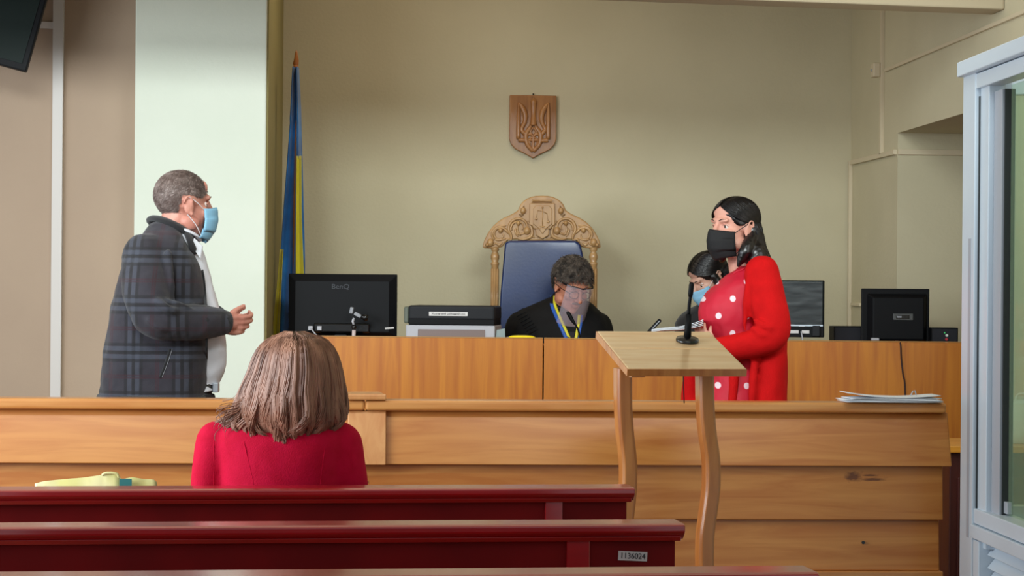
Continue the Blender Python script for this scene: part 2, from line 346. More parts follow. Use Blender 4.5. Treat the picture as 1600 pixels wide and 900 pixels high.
# ------------------------------------------------------------------ judge's chair
D = 11.3; ch = thing('judge_chair', 'tall carved wooden throne chair with blue leather back on the podium', 'chair', (W(847,450,D).x,W(847,450,D).y,.12), -PSI)
ci = inv(ch); Q = lambda px, py, dd=0: ci@W(px,py,D+dd)
ccx = Q(847,450); ks = D/F
CR = lambda x, y, dd=0: Q(740+x/7.62, 295+y/7.62, dd)
half = [(0,80),(70,83),(130,95),(185,120),(225,150),(255,185),(268,215),(285,255),(335,290),(400,322),(460,350),(520,390),(575,440),(620,495),(655,555),(685,620),(700,680),(697,705)]
low = [(600,712),(520,705),(470,690),(430,640),(390,606),(200,600),(0,600)]
rt = [(815+x,y) for x, y in half+low]; lf = [(815-x*1.01,y) for x, y in (half+low)[::-1][1:-1]]
pts = [(CR(x,y).x, CR(x,y).z) for x, y in rt+lf]
MB().prism(pts, 0, .04).build('crest_board', m_oak, ch, bevel=.007, angle=60)
b = MB()
def cs(pts, w, dd=-.004):
    for s in (1,-1):
        pp = [CR(815+s*(x-815), y, 0) for x, y in pts]
        b.tube([(p.x, dd, p.z) for p in pp], [q*ks/7.62 for q in w], 8, res=4)
def spiral(cx, cy, r0, r1, a0, a1, n=14):
    return [(cx+(r0+(r1-r0)*i/n)*math.cos(a0+(a1-a0)*i/n), cy+(r0+(r1-r0)*i/n)*math.sin(a0+(a1-a0)*i/n)) for i in range(n+1)]
sp = spiral(545,465,135,60,PI*.75,PI*2.9); cs([(440,640)]+sp, [8,14]+[20-12*i/14 for i in range(14)])
sp = spiral(540,465,100,40,PI*.9,PI*2.2); cs(sp, [16-9*i/14 for i in range(15)])
sp = spiral(312,545,90,40,PI*1.85,PI*-.05); cs([(450,600),(430,540)]+sp, [8,12]+[17-9*i/14 for i in range(15)])
cs([(385,440),(330,445),(260,475),(220,540),(240,610)], [6,14,18,16,8]); cs([(640,380),(690,470),(690,560),(600,600),(520,590)], [8,16,20,16,6])
for ln in ([(500,470),(500,520),(530,570)], [(530,440),(520,500),(560,560)], [(450,610),(400,600),(370,640)], [(260,640),(300,670),(340,640)], [(720,585),(700,560)], [(150,660),(200,680),(260,650)], [(390,590),(300,610),(250,600)]): cs(ln, [6,14,7][:len(ln)])
for x, y, r in ((635,500,42),(532,410,26),(200,640,42),(322,495,30),(590,262,36),(160,670,24)):
    for s in (1,-1): p = CR(815+s*(x-815), y); b.ell((p.x,-.004,p.z), (r*ks/7.62, .018, r*ks/7.62*1.15))
for s in (1,-1): cs([(595,300),(570,320),(540,300)], [5,12,4]); cs([(595,225),(600,200)], [12,3])
b.tube([(CR(815,596).x+d_,.012,CR(815,596).z) for d_ in (-.12,0,.12)],.012,8); b.build('scroll_carving', m_oak, ch, smooth=True)
b = MB(); sh = [(668,172),(965,172),(968,430),(935,445),(925,475),(900,480),(895,555),(820,600),(745,555),(738,480),(712,475),(700,445),(665,430)]
b.prism([(CR(x,y).x,CR(x,y).z) for x, y in sh], -.022, .002); b.build('crest_shield', m_oak, ch, bevel=.004)
b = MB(); sh = [(740,200),(895,200),(932,240),(932,420),(870,470),(820,540),(770,470),(708,420),(708,240)]
b.prism([(CR(x,y).x,CR(x,y).z) for x, y in sh], -.030, -.018); b.build('shield_panel', m_oak, ch, bevel=.003)
b = MB()
for ln, w in (([(820,225),(820,450)],6),([(762,262),(820,268),(876,302)],5),([(762,262),(745,350)],2.5),([(876,302),(885,385)],2.5),([(735,475),(905,475)],4),([(790,452),(850,452)],7)):
    b.tube([(CR(x,y).x,-.032,CR(x,y).z) for x, y in ln], w*ks/7.62, 6)
for x, y, r in ((745,362,18),(885,397,18),(820,225,12),(820,455,12)): p = CR(x,y); b.ell((p.x,-.032,p.z),(r*ks/7.62,.005,r*ks/9))
b.tube([(CR(x,145).x,-.02,CR(x,145).z) for x in (695,705,710,920,925,935)], [q*ks/7.62 for q in (20,20,14,14,20,20)], 12)
b.build('justice_scales', m_oak, ch, smooth=True)
# leather back
b = MB(); pb = [(789,380),(795,376),(899,376),(907,382),(911,400),(914,560),(777,560),(782,460)]
b.prism([(Q(x,y).x,Q(x,y).z) for x, y in pb], -.03, .05); b.build('upholstered_back', m_blue, ch, bevel=.034, seg=6, smooth=True, angle=30)
b = MB(); pb = [(800,392),(806,388),(888,388),(895,394),(899,404),(900,560),(792,560),(795,460)]

for px in (773,927):
    f = lambda y: Q(px,y).z
    pf = [(.014,.0),(.02,.02),(.02,f(700)),(.018,f(520)),(.018,f(415)),(.021,f(413)),(.021,f(411)),(.015,f(409)),(.021,f(404)),(.022,f(400)),(.018,f(396)),(.013,f(393)),(.020,f(391)),(.020,f(389)),(.016,f(386))]
    b = MB().lathe(pf, (Q(px,450).x,.02,0), 20)
    for k_ in range(8): a = 2*PI*k_/8; b.tube([(Q(px,450).x+.017*math.cos(a),.02+.017*math.sin(a),f(520)),(Q(px,450).x+.017*math.cos(a),.02+.017*math.sin(a),f(420))], .004, 6)
    b.build('back_post', m_oak, ch, smooth=True)
MB().box((0,-.26,.42),(.5,.5,.12)).build('seat', m_blue, ch, bevel=.03, seg=3)
MB().box((0,-.26,.33),(.54,.52,.06)).build('seat_rail', m_oak, ch, bevel=.008)
for s in (-1,1):
    MB().lathe([(.02,0),(.03,.04),(.02,.1),(.028,.2),(.028,.32)], (s*.24,-.48,0), 16).build('leg', m_oak, ch, smooth=True)
# ------------------------------------------------------------------ the long desk (two units)
A = W(425,450,10.42); B = W(1512,450,10.2); ang = math.atan2(B.y-A.y, B.x-A.x); dvec = Vector((math.cos(ang), math.sin(ang), 0)); TOP = 1.136
def on_front(px):        # distance along the front line for a picture column
    v = FWD+RV*((px-800)/F); n = Vector((-dvec.y,dvec.x,0)); t = (A-CAM).dot(n)/v.dot(n); p = CAM+v*t; return (Vector((p.x,p.y,0))-Vector((A.x,A.y,0))).dot(dvec)
def desk(px0, px1, label):
    s0, s1 = on_front(px0), on_front(px1); L = s1-s0; p = A+dvec*s0
    d = thing('office_desk', label, 'desk', (p.x,p.y,.12), ang); h = TOP-.12
    MB().box((L/2,.0,h/2-.002),(L-.003,.025,h-.004)).build('front_panel', m_desk, d, bevel=.0015)
    MB().box((L/2,.0,h-.001),(L-.003,.027,.004)).build('edge_strip', mat('edge_band',(176,126,60),.4), d)
    MB().box((L/2,.26,h-.05),(L-.004,.49,.028)).build('worktop', m_desk, d, bevel=.002)
    for x in (.02, L-.02): MB().box((x,.23,(h-.065)/2),(.024,.40,h-.065)).build('side_panel', m_desk, d)
    return d
desk(425,849.5,'left orange wood desk unit carrying the wide monitor and printer')
desk(850.5,1512,'right orange wood desk unit carrying the small monitors and speakers')
WT = TOP-.036
def at_desk(px, back): # point on worktop behind picture column px, measured back from front
    p = A+dvec*on_front(px); n = Vector((-dvec.y,dvec.x,0)); q = p+n*back; q.z = WT; return q
def px_on(px, back, d=None):
    v = FWD+RV*((px-800)/F); n = Vector((-dvec.y,dvec.x,0)); t = ((A-CAM).dot(n)+back)/v.dot(n); p = CAM+v*t; p.z = WT; return p
# wide monitor
q = px_on(534,.16); mo = thing('computer_monitor', 'large black monitor seen from behind on left desk', 'monitor', q, ang+math.radians(2)); mi = inv(mo)
dm = (q-CAM).dot(FWD); X = lambda px, py: (mi@W(px,py,dm))
l, r, tp, bt = X(449,500).x, X(619.5,500).x, X(534,428).z, X(534,526).z
MB().box(((l+r)/2,.035,(tp+bt)/2),(r-l,.02,tp-bt)).build('screen_frame', m_blk, mo, bevel=.003)
f = MB(); i1, i2, i3, i4 = l+.035, r-.035, tp-.022, bt+.02
f.hexa([(l,.026,tp),(r,.026,tp),(r,.026,bt),(l,.026,bt)],[(i1,.0,i3-.012),(i2,.0,i3-.012),(i2,.0,i4),(i1,.0,i4)]); f.build('rear_shell', m_blk, mo, bevel=.004)
MB().box(((l+r)/2-.01,.018,tp-.026),(r-l-.09,.006,.004)).build('vent_slot', m_seam, mo)
text('BenQ', .032, mat('logo_black',(44,46,54),.3), mo, ((l+r)/2-.008,-.0015,X(531,448).z), (PI/2,0,0), 'logo', sx=1.1)
MB().box(((l+r)/2,-.005,bt+.04),(.26,.02,.045)).build('port_bay', m_blk2, mo, bevel=.008)
for px in (486,500): MB().box((X(px,500).x,-.02,X(534,513).z),(.022,.02,.02)).build('cable_plug', m_lgrey, mo, bevel=.003)
MB().tube([(X(487,500).x,-.03,X(534,513).z),(X(492,500).x,-.045,X(534,519).z),(X(502,500).x,-.05,X(534,530).z),(X(500,500).x,-.05,.004)], .003, 8, res=3).build('signal_cable', m_lgrey, mo, smooth=True)
MB().box((X(532,500).x,.02,bt/2),(.055,.03,bt+.02)).build('stand_neck', m_dgrey, mo, bevel=.004)
MB().box((X(532,500).x,.02,.006),(.2,.16,.012)).build('stand_base', m_blk, mo, bevel=.005)
MB().box((X(609,500).x,-.003,X(534,512).z),(.042,.002,.0075), Euler((0,math.radians(-4),0))).build('label', m_label, mo)
# conference microphone in front of wide monitor
q = px_on(553,.06); mc = thing('desk_microphone', 'small jointed silver microphone standing before the wide monitor', 'microphone', q, ang); ii = inv(mc); dd_ = (q-CAM).dot(FWD); X = lambda px, py, e=0: ii@W(px,py,dd_+e)
MB().lathe([(.03,0),(.03,.006),(.012,.012)]).build('base', m_blk, mc, smooth=True)
MB().tube([(0,0,.01),X(553,516)], .009, 10).build('stem', mat('pinkish_grey_plastic',(200,180,176),.4), mc, smooth=True)
MB().ell(X(553,511),.012).build('joint', m_blk2, mc, smooth=True)
MB().tube([X(553,509),X(551,502),X(553,497)], [.004,.006,.005], 8).build('clamp', m_lgrey, mc, smooth=True)
MB().box((X(549.5,485)+X(549.5,485))/2,(.017,.02,.030), Euler((0,math.radians(10),0))).build('head', m_grey, mc, bevel=.004)
MB().box(X(559,492),(.034,.02,.016), Euler((0,math.radians(27),0))).build('arm', m_grey, mc, bevel=.003)
MB().tube([X(563,494),X(570,496),X(575,497)], [.008,.015,.014], 14).build('camera_knob', m_blk2, mc, smooth=True)
# printer
q = px_on(703,.1); pt = thing('printer', 'black and grey office printer between wide monitor and throne chair', 'printer', q, ang+math.radians(-1.5)); ii = inv(pt); dd_ = (q-CAM).dot(FWD); X = lambda px, py, e=0: ii@W(px,py,dd_+e)
l, r = X(637,500).x, X(774,500).x; zt, zm = X(703,477.5).z, X(703,508).z
MB().box(((l+r)/2,.15,(zt+zm)/2+.01),(r-l,.3,zt-zm-.02)).build('scanner_lid', m_dgrey, pt, bevel=.012, seg=3)
MB().box(((l+r)/2,.148,zm+.014),(r-l-.004,.3,.028)).build('scanner_base', m_blk, pt, bevel=.004)
MB().box((l-.012,.15,(zt+zm)/2),(.024,.26,zt-zm-.012)).build('side_cover', mat('greenish_grey_plastic',(92,98,86),.5), pt, bevel=.008)
MB().box(((l+r)/2-.006,.152,zm/2),(r-l+.012,.3,zm)).build('body', m_lgrey, pt, bevel=.006)
MB().box(((l+r)/2,.0,zm-.055),(r-l-.09,.006,.07)).build('paper_window', mat('smoky_window',(128,112,108),.3), pt, bevel=.002)
MB().box((X(700.5,500).x,-.0035,X(703,490.5).z),(.178,.002,.019)).build('label', m_label, pt)
text('Жовтневий районний суд', .0125, m_ink, pt, (X(700.5,500).x,-.005,X(703,490.5).z), (PI/2,0,0), 'label_text')
for px in (691,701,712,719): MB().box((X(px,500).x,.001,X(703,506).z),(.009,.004,.004)).build('button', m_lgrey, pt)
# small desk things
q = px_on(782,.09); t = thing('paper_holder', 'clear plastic paper holder standing beside the printer', 'paper holder', q, ang)
m_clear = glass('clear_plastic', (225,238,238), .1, (200,220,222), .35)
MB().hexa([(-.022,0,0),(.024,0,0),(.022,.06,.0),(-.024,.06,.0)],[(-.018,.02,.068),(.02,.02,.075),(.02,.023,.075),(-.018,.023,.068)]).build('holder_body', m_clear, t, bevel=.001)
q = px_on(816,.05); t = thing('plastic_tray', 'low yellow plastic tray with white end on judge desk', 'tray', q, ang)
m_yel = mat('bright_yellow_plastic',(250,225,10),.35)
MB().loft([(0,0,0,.062,.03),(0,0,.02,.066,.033),(0,0,.034,.064,.032),(0,0,.043,.05,.025),(0,0,.046,.02,.01)], n=28, p=3).build('tray_shell', m_yel, t, smooth=True)
MB().box((-.062,-.008,.027),(.022,.05,.02)).build('end_cap', m_paper, t, bevel=.005)
q = px_on(906,.07); t = thing('gooseneck_microphone', 'black gooseneck microphone in front of the robed judge', 'microphone', q, ang); ii = inv(t); dd_ = (q-CAM).dot(FWD); X = lambda px, py, e=0: ii@W(px,py,dd_+e)
MB().lathe([(.05,0),(.05,.012),(.03,.02),(.01,.024)]).build('base', m_blk, t, smooth=True)
MB().tube([(0,0,.02),X(905,522),X(902,512),X(896,503)], .0045, 8, res=5).build('neck', m_blk, t, smooth=True)
MB().tube([X(898,506),X(894,500),X(889,491),X(886,487)], [.006,.0085,.0095,.006], 12, res=3).build('head', m_blk, t, smooth=True)
# right-hand monitors
q = px_on(1243,.14); t = thing('computer_monitor', 'monitor back wrapped in shiny protective film behind woman in red', 'monitor', q, ang-math.radians(8)); ii = inv(t); dd_ = (q-CAM).dot(FWD); X = lambda px, py, e=0: ii@W(px,py,dd_+e)
l, r = X(1196,500).x, X(1288,500).x; tp, bt = X(1243,438).z, X(1243,527).z
MB().box(((l+r)/2,.02,(tp+bt)/2),(r-l,.025,tp-bt)).build('housing', m_blk, t, bevel=.004)
zf = X(1243,508).z
def film(u, v):
    x = l+.004+(r-l-.008)*u; z = zf+(tp-.004-zf)*v
    return (x, .004-.0008*noise.noise(Vector((x*10, z*34, 1)))-.0003*noise.noise(Vector((x*30,z*90,4))), z)
MB().grid(film, 40, 40).build('protective_film', mat('dark_teal_film',(26,38,40),.35, coat=.25), t, smooth=True, solid=.001)
MB().box(((l+r)/2,.005,zf-.001),(r-l-.01,.006,.007)).build('film_edge', m_alu, t)
for px, w, z in ((1240,.045,518.5),(1259,.034,518.5),(1253,.028,509)): MB().box((X(px,500).x,.0055,X(1243,z).z),(w,.004,.014 if z > 510 else .007)).build('label', m_label, t)
MB().box((X(1276,500).x,.004,X(1243,517).z),(.035,.02,.05)).build('cable_bracket', m_dgrey, t, bevel=.004)
MB().tube([(X(1252,500).x,-.0,X(1243,518).z),(X(1254,500).x,-.012,X(1243,525).z),(X(1256,500).x,-.012,.01)], .003, 6).build('cable', m_lgrey, t)
MB().box(((l+r)/2,.02,.01),(.24,.12,.02)).build('stand_base', m_blk, t, bevel=.008)
q = px_on(1400,.16); t = thing('computer_monitor', 'black square monitor back between two small speakers on right desk', 'monitor', q, ang+math.radians(3)); ii = inv(t); dd_ = (q-CAM).dot(FWD); X = lambda px, py, e=0: ii@W(px,py,dd_+e)
l, r = X(1347,500).x, X(1453,500).x; tp, bt = X(1400,451).z, X(1400,534).z
MB().box(((l+r)/2,.03,(tp+bt)/2),(r-l,.025,tp-bt)).build('screen_frame', m_blk, t, bevel=.004)
i1, i2, i3 = X(1360,500).x, X(1446,500).x, X(1404,462).z
MB().hexa([(i1-.015,.02,i3+.01),(i2+.01,.02,i3+.01),(i2+.01,.02,bt),(i1-.015,.02,bt)],[(i1+.01,-.02,i3-.01),(i2-.01,-.02,i3-.01),(i2-.01,-.02,bt+.01),(i1+.01,-.02,bt+.01)]).build('rear_shell', m_blk, t, bevel=.005)
MB().box((X(1410,500).x,-.022,X(1404,495).z),(.09,.004,.03)).build('name_plate', mat('plate_grey',(72,74,74),.4), t, bevel=.003)
MB().box((X(1409,500).x,-.0245,X(1404,495).z),(.062,.002,.017)).build('plate_inset', m_blk2, t, bevel=.002)
MB().box((X(1404,500).x,-.026,X(1404,495).z),(.02,.002,.008)).build('plate_mark', m_grey, t, bevel=.001)
MB().box((X(1404,500).x,.02,bt/2),(.09,.04,bt+.03)).build('stand_neck', m_blk, t, bevel=.004); MB().box((X(1404,500).x,.0,.01),(.22,.15,.02)).build('stand_base', m_blk, t, bevel=.006)
MB().box((X(1365,500).x,-.05,X(1404,530).z),(.035,.03,.012)).build('cable_adapter', m_lgrey, t, bevel=.003)
for pxl, pxr, pyt, lab in ((1303,1362,509.5,'left black box speaker beside square monitor'),(1456,1497,512,'right black box speaker with green light beside square monitor')):
    q = px_on((pxl+pxr)/2,.27 if pxl < 1400 else .07); t = thing('computer_speaker', lab, 'speaker', q, ang+(.12 if pxl < 1400 else 0), 'small black computer speakers'); ii = inv(t); dd_ = (q-CAM).dot(FWD); X = lambda px, py, e=0: ii@W(px,py,dd_+e)
    l, r, tp = X(pxl,500).x, X(pxr,500).x, X(pxl,pyt).z
    MB().box(((l+r)/2,.06,tp/2),(r-l,.12,tp)).build('cabinet', m_blk, t, bevel=.003)
    MB().box(((l+r)/2,-.001,tp/2),(r-l-.012,.004,tp-.012)).build('grille', mat('navy_black_cloth',(22,24,32),.8), t)
    if pxl > 1400:
        MB().ell(X(1476,520)+Vector((0,-.004,0)),.0035).build('power_light', mat('green_light',(90,255,150),.4), t)
        for px, py, c_ in ((1479,524,(215,225,215)),(1478.5,530,(190,30,50)),(1478.5,536,(225,215,215))): MB().tube([X(px,py),X(px,py)+Vector((0,-.012,0))], .006, 12).build('knob', mat('knob_%d'%c_[0], c_, .4), t)
p1 = px_on(1408,-.018); o = MB()
cz = lambda px, py, bk=-.018: Vector((px_on(px,bk).x, px_on(px,bk).y, W(px,py,10.2).z))
o.tube([cz(1400,533,.05),cz(1406,534,.0),cz(1408,541),cz(1409,560),cz(1412,585),cz(1415,600),cz(1416,640),cz(1415,700)], .0038, 8, res=4)
tag(o.build('power_cable', mat('dark_red_cable',(48,14,12),.5), smooth=True), 'thin dark cable hanging over front of right desk', 'cable')
# ------------------------------------------------------------------ wooden barrier in front of the court
DB = 7.2
def barrier(px0, px1, label, left):
    yb0 = W(800,450,DB).y; a, b_ = PYp(px0,450,yb0), PYp(px1,450,yb0); L = b_.x-a.x; t = thing('wooden_barrier', label, 'barrier', (a.x, a.y, 0))
    yk = .02 if left else 0
    MB().prism([(0,0),(0,0)],0,0) if 0 else None
    def bar(name, prof, mt, x0=0, x1=L, bev=.004):   # prof of (y,z) extruded along x
        n = len(prof); b = MB(); b.add([(x0,y,z) for y,z in prof]+[(x1,y,z) for y,z in prof], [tuple(range(n)), tuple(range(2*n-1,n-1,-1))]+[(i,i+n,(i+1)%n+n,(i+1)%n) for i in range(n)])
        return b.build(name, mt, t, bevel=bev, seg=3)
    bar('cap', [(-.005,1.005),(.11,1.005),(.11,.975),(-.005,.972)], m_barr2, bev=.009)
    x1 = L-.01 if not left else L
    bar('board', [(.03,.973),(.05,.973),(-.005,.806),(-.032,.806)], m_barr, 0, L+.012 if not left else L)
    bar('board', [(.0,.81),(.02,.81),(.01,.634),(-.012,.634)], m_barr, 0, x1)
    bar('board', [(.012,.64),(.03,.64),(.015,.472),(-.004,.472)], m_barr, 0, x1-.008 if not left else x1)
    bar('ledge', [(-.02,.472),(.04,.472),(.04,.450),(-.02,.450)], m_barr2, 0, x1)
    bar('board', [(.012,.45),(.03,.45),(.02,.26),(.0,.26)], m_barr, 0, x1-.008)
    bar('board', [(.012,.27),(.03,.27),(.02,.02),(.0,.02)], m_barr, 0, x1-.008)
    for x in (.03, L/2, L-.04): MB().box((x,.075,.487),(.04,.05,.97)).build('upright', m_barr, t)
    return t, a
tl, al = barrier(-90,571.5,'left section of long wooden barrier, in front of the man in plaid', True)
tr, ar = barrier(572.5,1480,'right section of long wooden barrier, marked by a dark knot', False)
fx = lambda px, d=DB: PYp(px,450,W(800,450,DB).y-.02).x-al.x
MB().hexa([(fx(545),.012,.971),(fx(605),.012,.971),(fx(605),.028,.971),(fx(545),.028,.971)],[(fx(545),-.05,.806),(fx(605),-.05,.806),(fx(605),-.034,.806),(fx(545),-.034,.806)]).build('cover_board', m_cover, tl, bevel=.003)
for px, py in ((573,752.5),(1363,810),(1357,852)):
    p = W(px,py,DB-.015)
    MB().tube([(p.x-(al.x if px < 600 else ar.x),-.006+.004*(px>600),p.z),(p.x-(al.x if px < 600 else ar.x),.02,p.z)], .005, 10).build('plug_hole', m_seam, tl if px < 600 else tr)
a = PYp(571,450,W(800,450,DB).y); t = thing('wood_block', 'short flat pine board lying over the barrier joint', 'board', (a.x,a.y-.005,1.006), .04)
MB().hexa([(-.058,-.012,0),(.068,-.012,0),(.068,.09,0),(-.075,.09,0)],[(-.058,-.012,.018),(.068,-.012,.018),(.05,.095,.022),(-.066,.095,.022)]).build('plank', m_cover, t, bevel=.004)
# papers on barrier
t = thing('paper_stack', 'thin stack of white papers lying on right end of barrier', 'papers', (W(1398,450,DB+.05).x,a.y+.045,1.006), 0)
for i, (x, r_, l_) in enumerate(((0,.05,.31),(.008,-.03,.30),(-.006,.02,.31),(.004,.07,.29),(.0,-.01,.30))):
    def sheet(u, v, i=i, x=x, r_=r_, l_=l_):
        X_ = (u-.5)*l_; Y_ = (v-.5)*.13-.005; c, s = math.cos(r_), math.sin(r_)
        return (x+X_*c-Y_*s, X_*s*.5+Y_*c, .0025+i*.0035+.006*math.sin(u*7+i*2)*abs(u-.5)*(.6 if i > 1 else .3)+(.006*(u-.6)**2*6 if i == 4 else 0))
    MB().grid(sheet, 24, 6).build('sheet', m_paper, t, smooth=True, solid=.0022)
MB().tube([(.075,.03,.018),(.083,.03,.034),(.088,.028,.036),(.094,.03,.02)], .002, 6).build('binder_clip', m_alud, t)
# ------------------------------------------------------------------ benches
def bench(pl_, pr_, label, stiles, px_end, zt=.88, tagpx=None):
    a, b_ = Wz(*pl_, zt), Wz(*pr_, zt); an = math.atan2(b_.y-a.y, b_.x-a.x); L = (b_-a).length+.02
    t = thing('wooden_bench', label, 'bench', (b_.x,b_.y,0), an); it = inv(t)
    def bar(name, prof, mt, x0, x1, bev=.003):
        n = len(prof); b = MB(); b.add([(x0,y,z) for y,z in prof]+[(x1,y,z) for y,z in prof], [tuple(range(n)), tuple(range(2*n-1,n-1,-1))]+[(i,i+n,(i+1)%n+n,(i+1)%n) for i in range(n)])
        return b.build(name, mt, t, bevel=bev, seg=3)
    bar('top_rail', [(0,zt-.003),(.012,zt),(.105,zt),(.11,zt-.02),(.095,zt-.032),(.02,zt-.032),(.006,zt-.022),(.0,zt-.016)], m_red, -L, .004, .0025)
    bar('rail_molding', [(.008,zt-.026),(.03,zt-.026),(.03,zt-.036),(.014,zt-.036)], m_red, -L, -.002, .002)
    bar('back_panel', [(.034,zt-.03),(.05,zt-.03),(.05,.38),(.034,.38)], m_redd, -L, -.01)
    bar('lower_rail', [(.022,.44),(.05,.44),(.05,.36),(.022,.36)], m_red, -L, -.01)
    d = (b_-CAM).dot(FWD)
    for x0, x1 in stiles:
        u0 = (it@W(x0,450,d)).x; u1 = (it@W(x1,450,d)).x
        MB().box(((u0+u1)/2,.032,(zt-.03+.4)/2),(u1-u0,.018,zt-.43)).build('stile', m_red, t, bevel=.002)
    bar('seat', [(.10,.45),(.5,.46),(.5,.43),(.10,.42)], m_red, -L, -.01)
    for x in (-.03, -L/2, -L+.03):
        b = MB(); pr2 = [(.05,.0),(.46,.0),(.48,.43),(.08,.42),(.1,zt-.04),(.052,zt-.04)]; n = 6
        b.add([(x-.02,y,z) for y,z in pr2]+[(x+.018,y,z) for y,z in pr2], [tuple(range(n)), tuple(range(2*n-1,n-1,-1))]+[(i,i+n,(i+1)%n+n,(i+1)%n) for i in range(n)]); b.build('end_panel', m_red, t, bevel=.004)
    return t, it, d
bench((-60,766),(990,762),'maroon bench farthest away, just behind the seated woman',((854,882),),988)
tb, ib, db = bench((-60,825),(1068,819),'maroon bench in the middle with numbered label on back',((888,925),),1066)
bench((-60,906),(1277,895),'maroon bench nearest the camera, top rail only in view',(),1275)
p = ib@W(991,870.5,db); MB().box((p.x,.031,p.z),(.060,.003,.019), Euler((0,.05,0))).build('label', m_label, tb)
text('1136024', .0165, m_ink, tb, (p.x,.0285,p.z), (PI/2,.05,0), 'label_text', sx=.92)
# ------------------------------------------------------------------ lectern
NL = W(981,576,6.50); NR = W(1167,576,6.57); NR.z = NL.z; FL = W(932,517,6.86); FR = NR+FL-NL
an = math.atan2(NR.y-NL.y, NR.x-NL.x); ct = (NL+NR+FL+FR)/4
le = thing('lectern', 'small wooden lectern with sloping top and two wavy legs', 'lectern', (ct.x,ct.y,0), an); li = inv(le)
nl, nr, fl_, fr = [li@p for p in (NL,NR,FL,FR)]
up = (nr-nl).cross(fl_-nl).normalized()
b = MB()
for v0, v1 in ((0,.53),(.534,1)):
    q = [nl.lerp(fl_,v0), nr.lerp(fr,v0), nr.lerp(fr,v1), nl.lerp(fl_,v1)]; b.hexa([p-up*.023 for p in q], q)
b.build('top', m_lect, le, bevel=.004, seg=3)
b = MB(); e_ = (nr-nl).cross(up).normalized(); s_ = (nr-nl).normalized()
b.hexa([nl+e_*.0-up*.0225, nr-up*.0225, nr-up*.001, nl-up*.001],[nl+e_*.0015-up*.0225, nr+e_*.0015-up*.0225, nr+e_*.0015-up*.001, nl+e_*.0015-up*.001])
b.build('edge_trim', m_leg, le)
MB().hexa([nl-up*.0225, fl_-up*.0225, fl_-up*.001, nl-up*.001],[nl-s_*.0015-up*.0225, fl_-s_*.0015-up*.0225, fl_-s_*.0015-up*.001, nl-s_*.0015-up*.001]).build('edge_trim', m_leg, le)
MB().hexa([p-up*.045 for p in (nl.lerp(fr,.06),nr.lerp(fl_,.06),fr.lerp(nl,.06),fl_.lerp(nr,.06))],[p-up*.024 for p in (nl.lerp(fr,.06),nr.lerp(fl_,.06),fr.lerp(nl,.06),fl_.lerp(nr,.06))]).build('under_frame', m_lect, le) if 0 else None
dl = 6.70
wave = [(575,0),(600,0),(640,1),(678,4.5),(700,8),(722,10.5),(745,11),(767,10),(790,7),(811,4),(833,1),(855,0),(880,0),(905,2),(960,8)]
for px0, s in ((973,.8),(1101,1)):
    q = catmull([(y,x) for y,x in wave], 3); b = MB(); prev = []
    hw = 12.3
    pts = []
    for y, x in q: c = li@W(px0+x*s,y,dl); pts.append(c)
    pts.append(Vector((pts[-1].x,pts[-1].y,.03)))
    vs_ = []; fs_ = []
    y0 = pts[0].y
    for i, c in enumerate(pts):
        w = .023; dpt = .03; z = c.z-(.0 if i else 0)
        for ex, ey in ((-w,-dpt+.008),(-w+.008,-dpt),(w-.008,-dpt),(w,-dpt+.008),(w,dpt-.008),(w-.008,dpt),(-w+.008,dpt),(-w,dpt-.008)): vs_.append((c.x+ex, y0+ey, z))
    n = 8
    for i in range(len(pts)-1):
        for k_ in range(n): fs_.append((i*n+k_, (i+1)*n+k_, (i+1)*n+(k_+1)%n, i*n+(k_+1)%n))
    fs_.append(tuple(range(n))); fs_.append(tuple((len(pts)-1)*n+k_ for k_ in range(n))[::-1])
    MB().add(vs_, fs_).build('leg', m_leg, le, bevel=.002, angle=25)
    MB().box((pts[-1].x, y0, .0175),(.06,.38,.035)).build('foot', m_leg, le, bevel=.008)
xa, xb_ = (li@W(973,850,dl)).x, (li@W(1101,850,dl)).x
MB().box(((xa+xb_)/2, y0, .1),(xb_-xa-.04,.025,.08)).build('stretcher', m_leg, le)
MB().box((nl.x+.045, nl.y+.07, nl.z-.016),(.04,.03,.022)).build('bracket', m_leg, le)
# lectern microphone
b0 = li@W(1075,521,6.80); w_ = le.matrix_world
R3 = Matrix.Rotation(an,3,'Z'); upw = R3@up
o_ = W(1075,520,6.80); t_ = ((NL-o_).dot(upw)); o_ = o_+upw*t_
t = thing('gooseneck_microphone', 'black microphone on round base standing on the lectern', 'microphone', o_); ii = inv(t); dd_ = (o_-CAM).dot(FWD); X = lambda px, py: ii@W(px,py,dd_)
Mr = upw.to_track_quat('Z','Y').to_matrix()
MB().lathe([(.034,0.0005),(.035,.005),(.033,.010),(.02,.013),(.010,.016)], (0,0,0), 28, Mr).build('base', m_blk2, t, smooth=True)
MB().tube([(0,0,.008),X(1075,514),X(1076,491)], [.0115,.0105,.010], 14).build('stem', m_blk, t, smooth=True)
MB().tube([X(1076,492),X(1077,476),X(1079,462)], .0052, 10, res=3).build('neck', m_blk, t, smooth=True)
MB().tube([X(1078.5,464),X(1079,459),X(1080.5,445),X(1081,441)], [.006,.0078,.0078,.005], 14).build('head', m_blk, t, smooth=True)
MB().tube([li.inverted()@(fr+Vector((-.07,.0,-.03)))-t.location, W(1068,575,6.95)-t.location, W(1068,600,6.95)-t.location, W(1069,630,6.95)-t.location], .0018, 6, res=3).build('cable', m_blk, t)
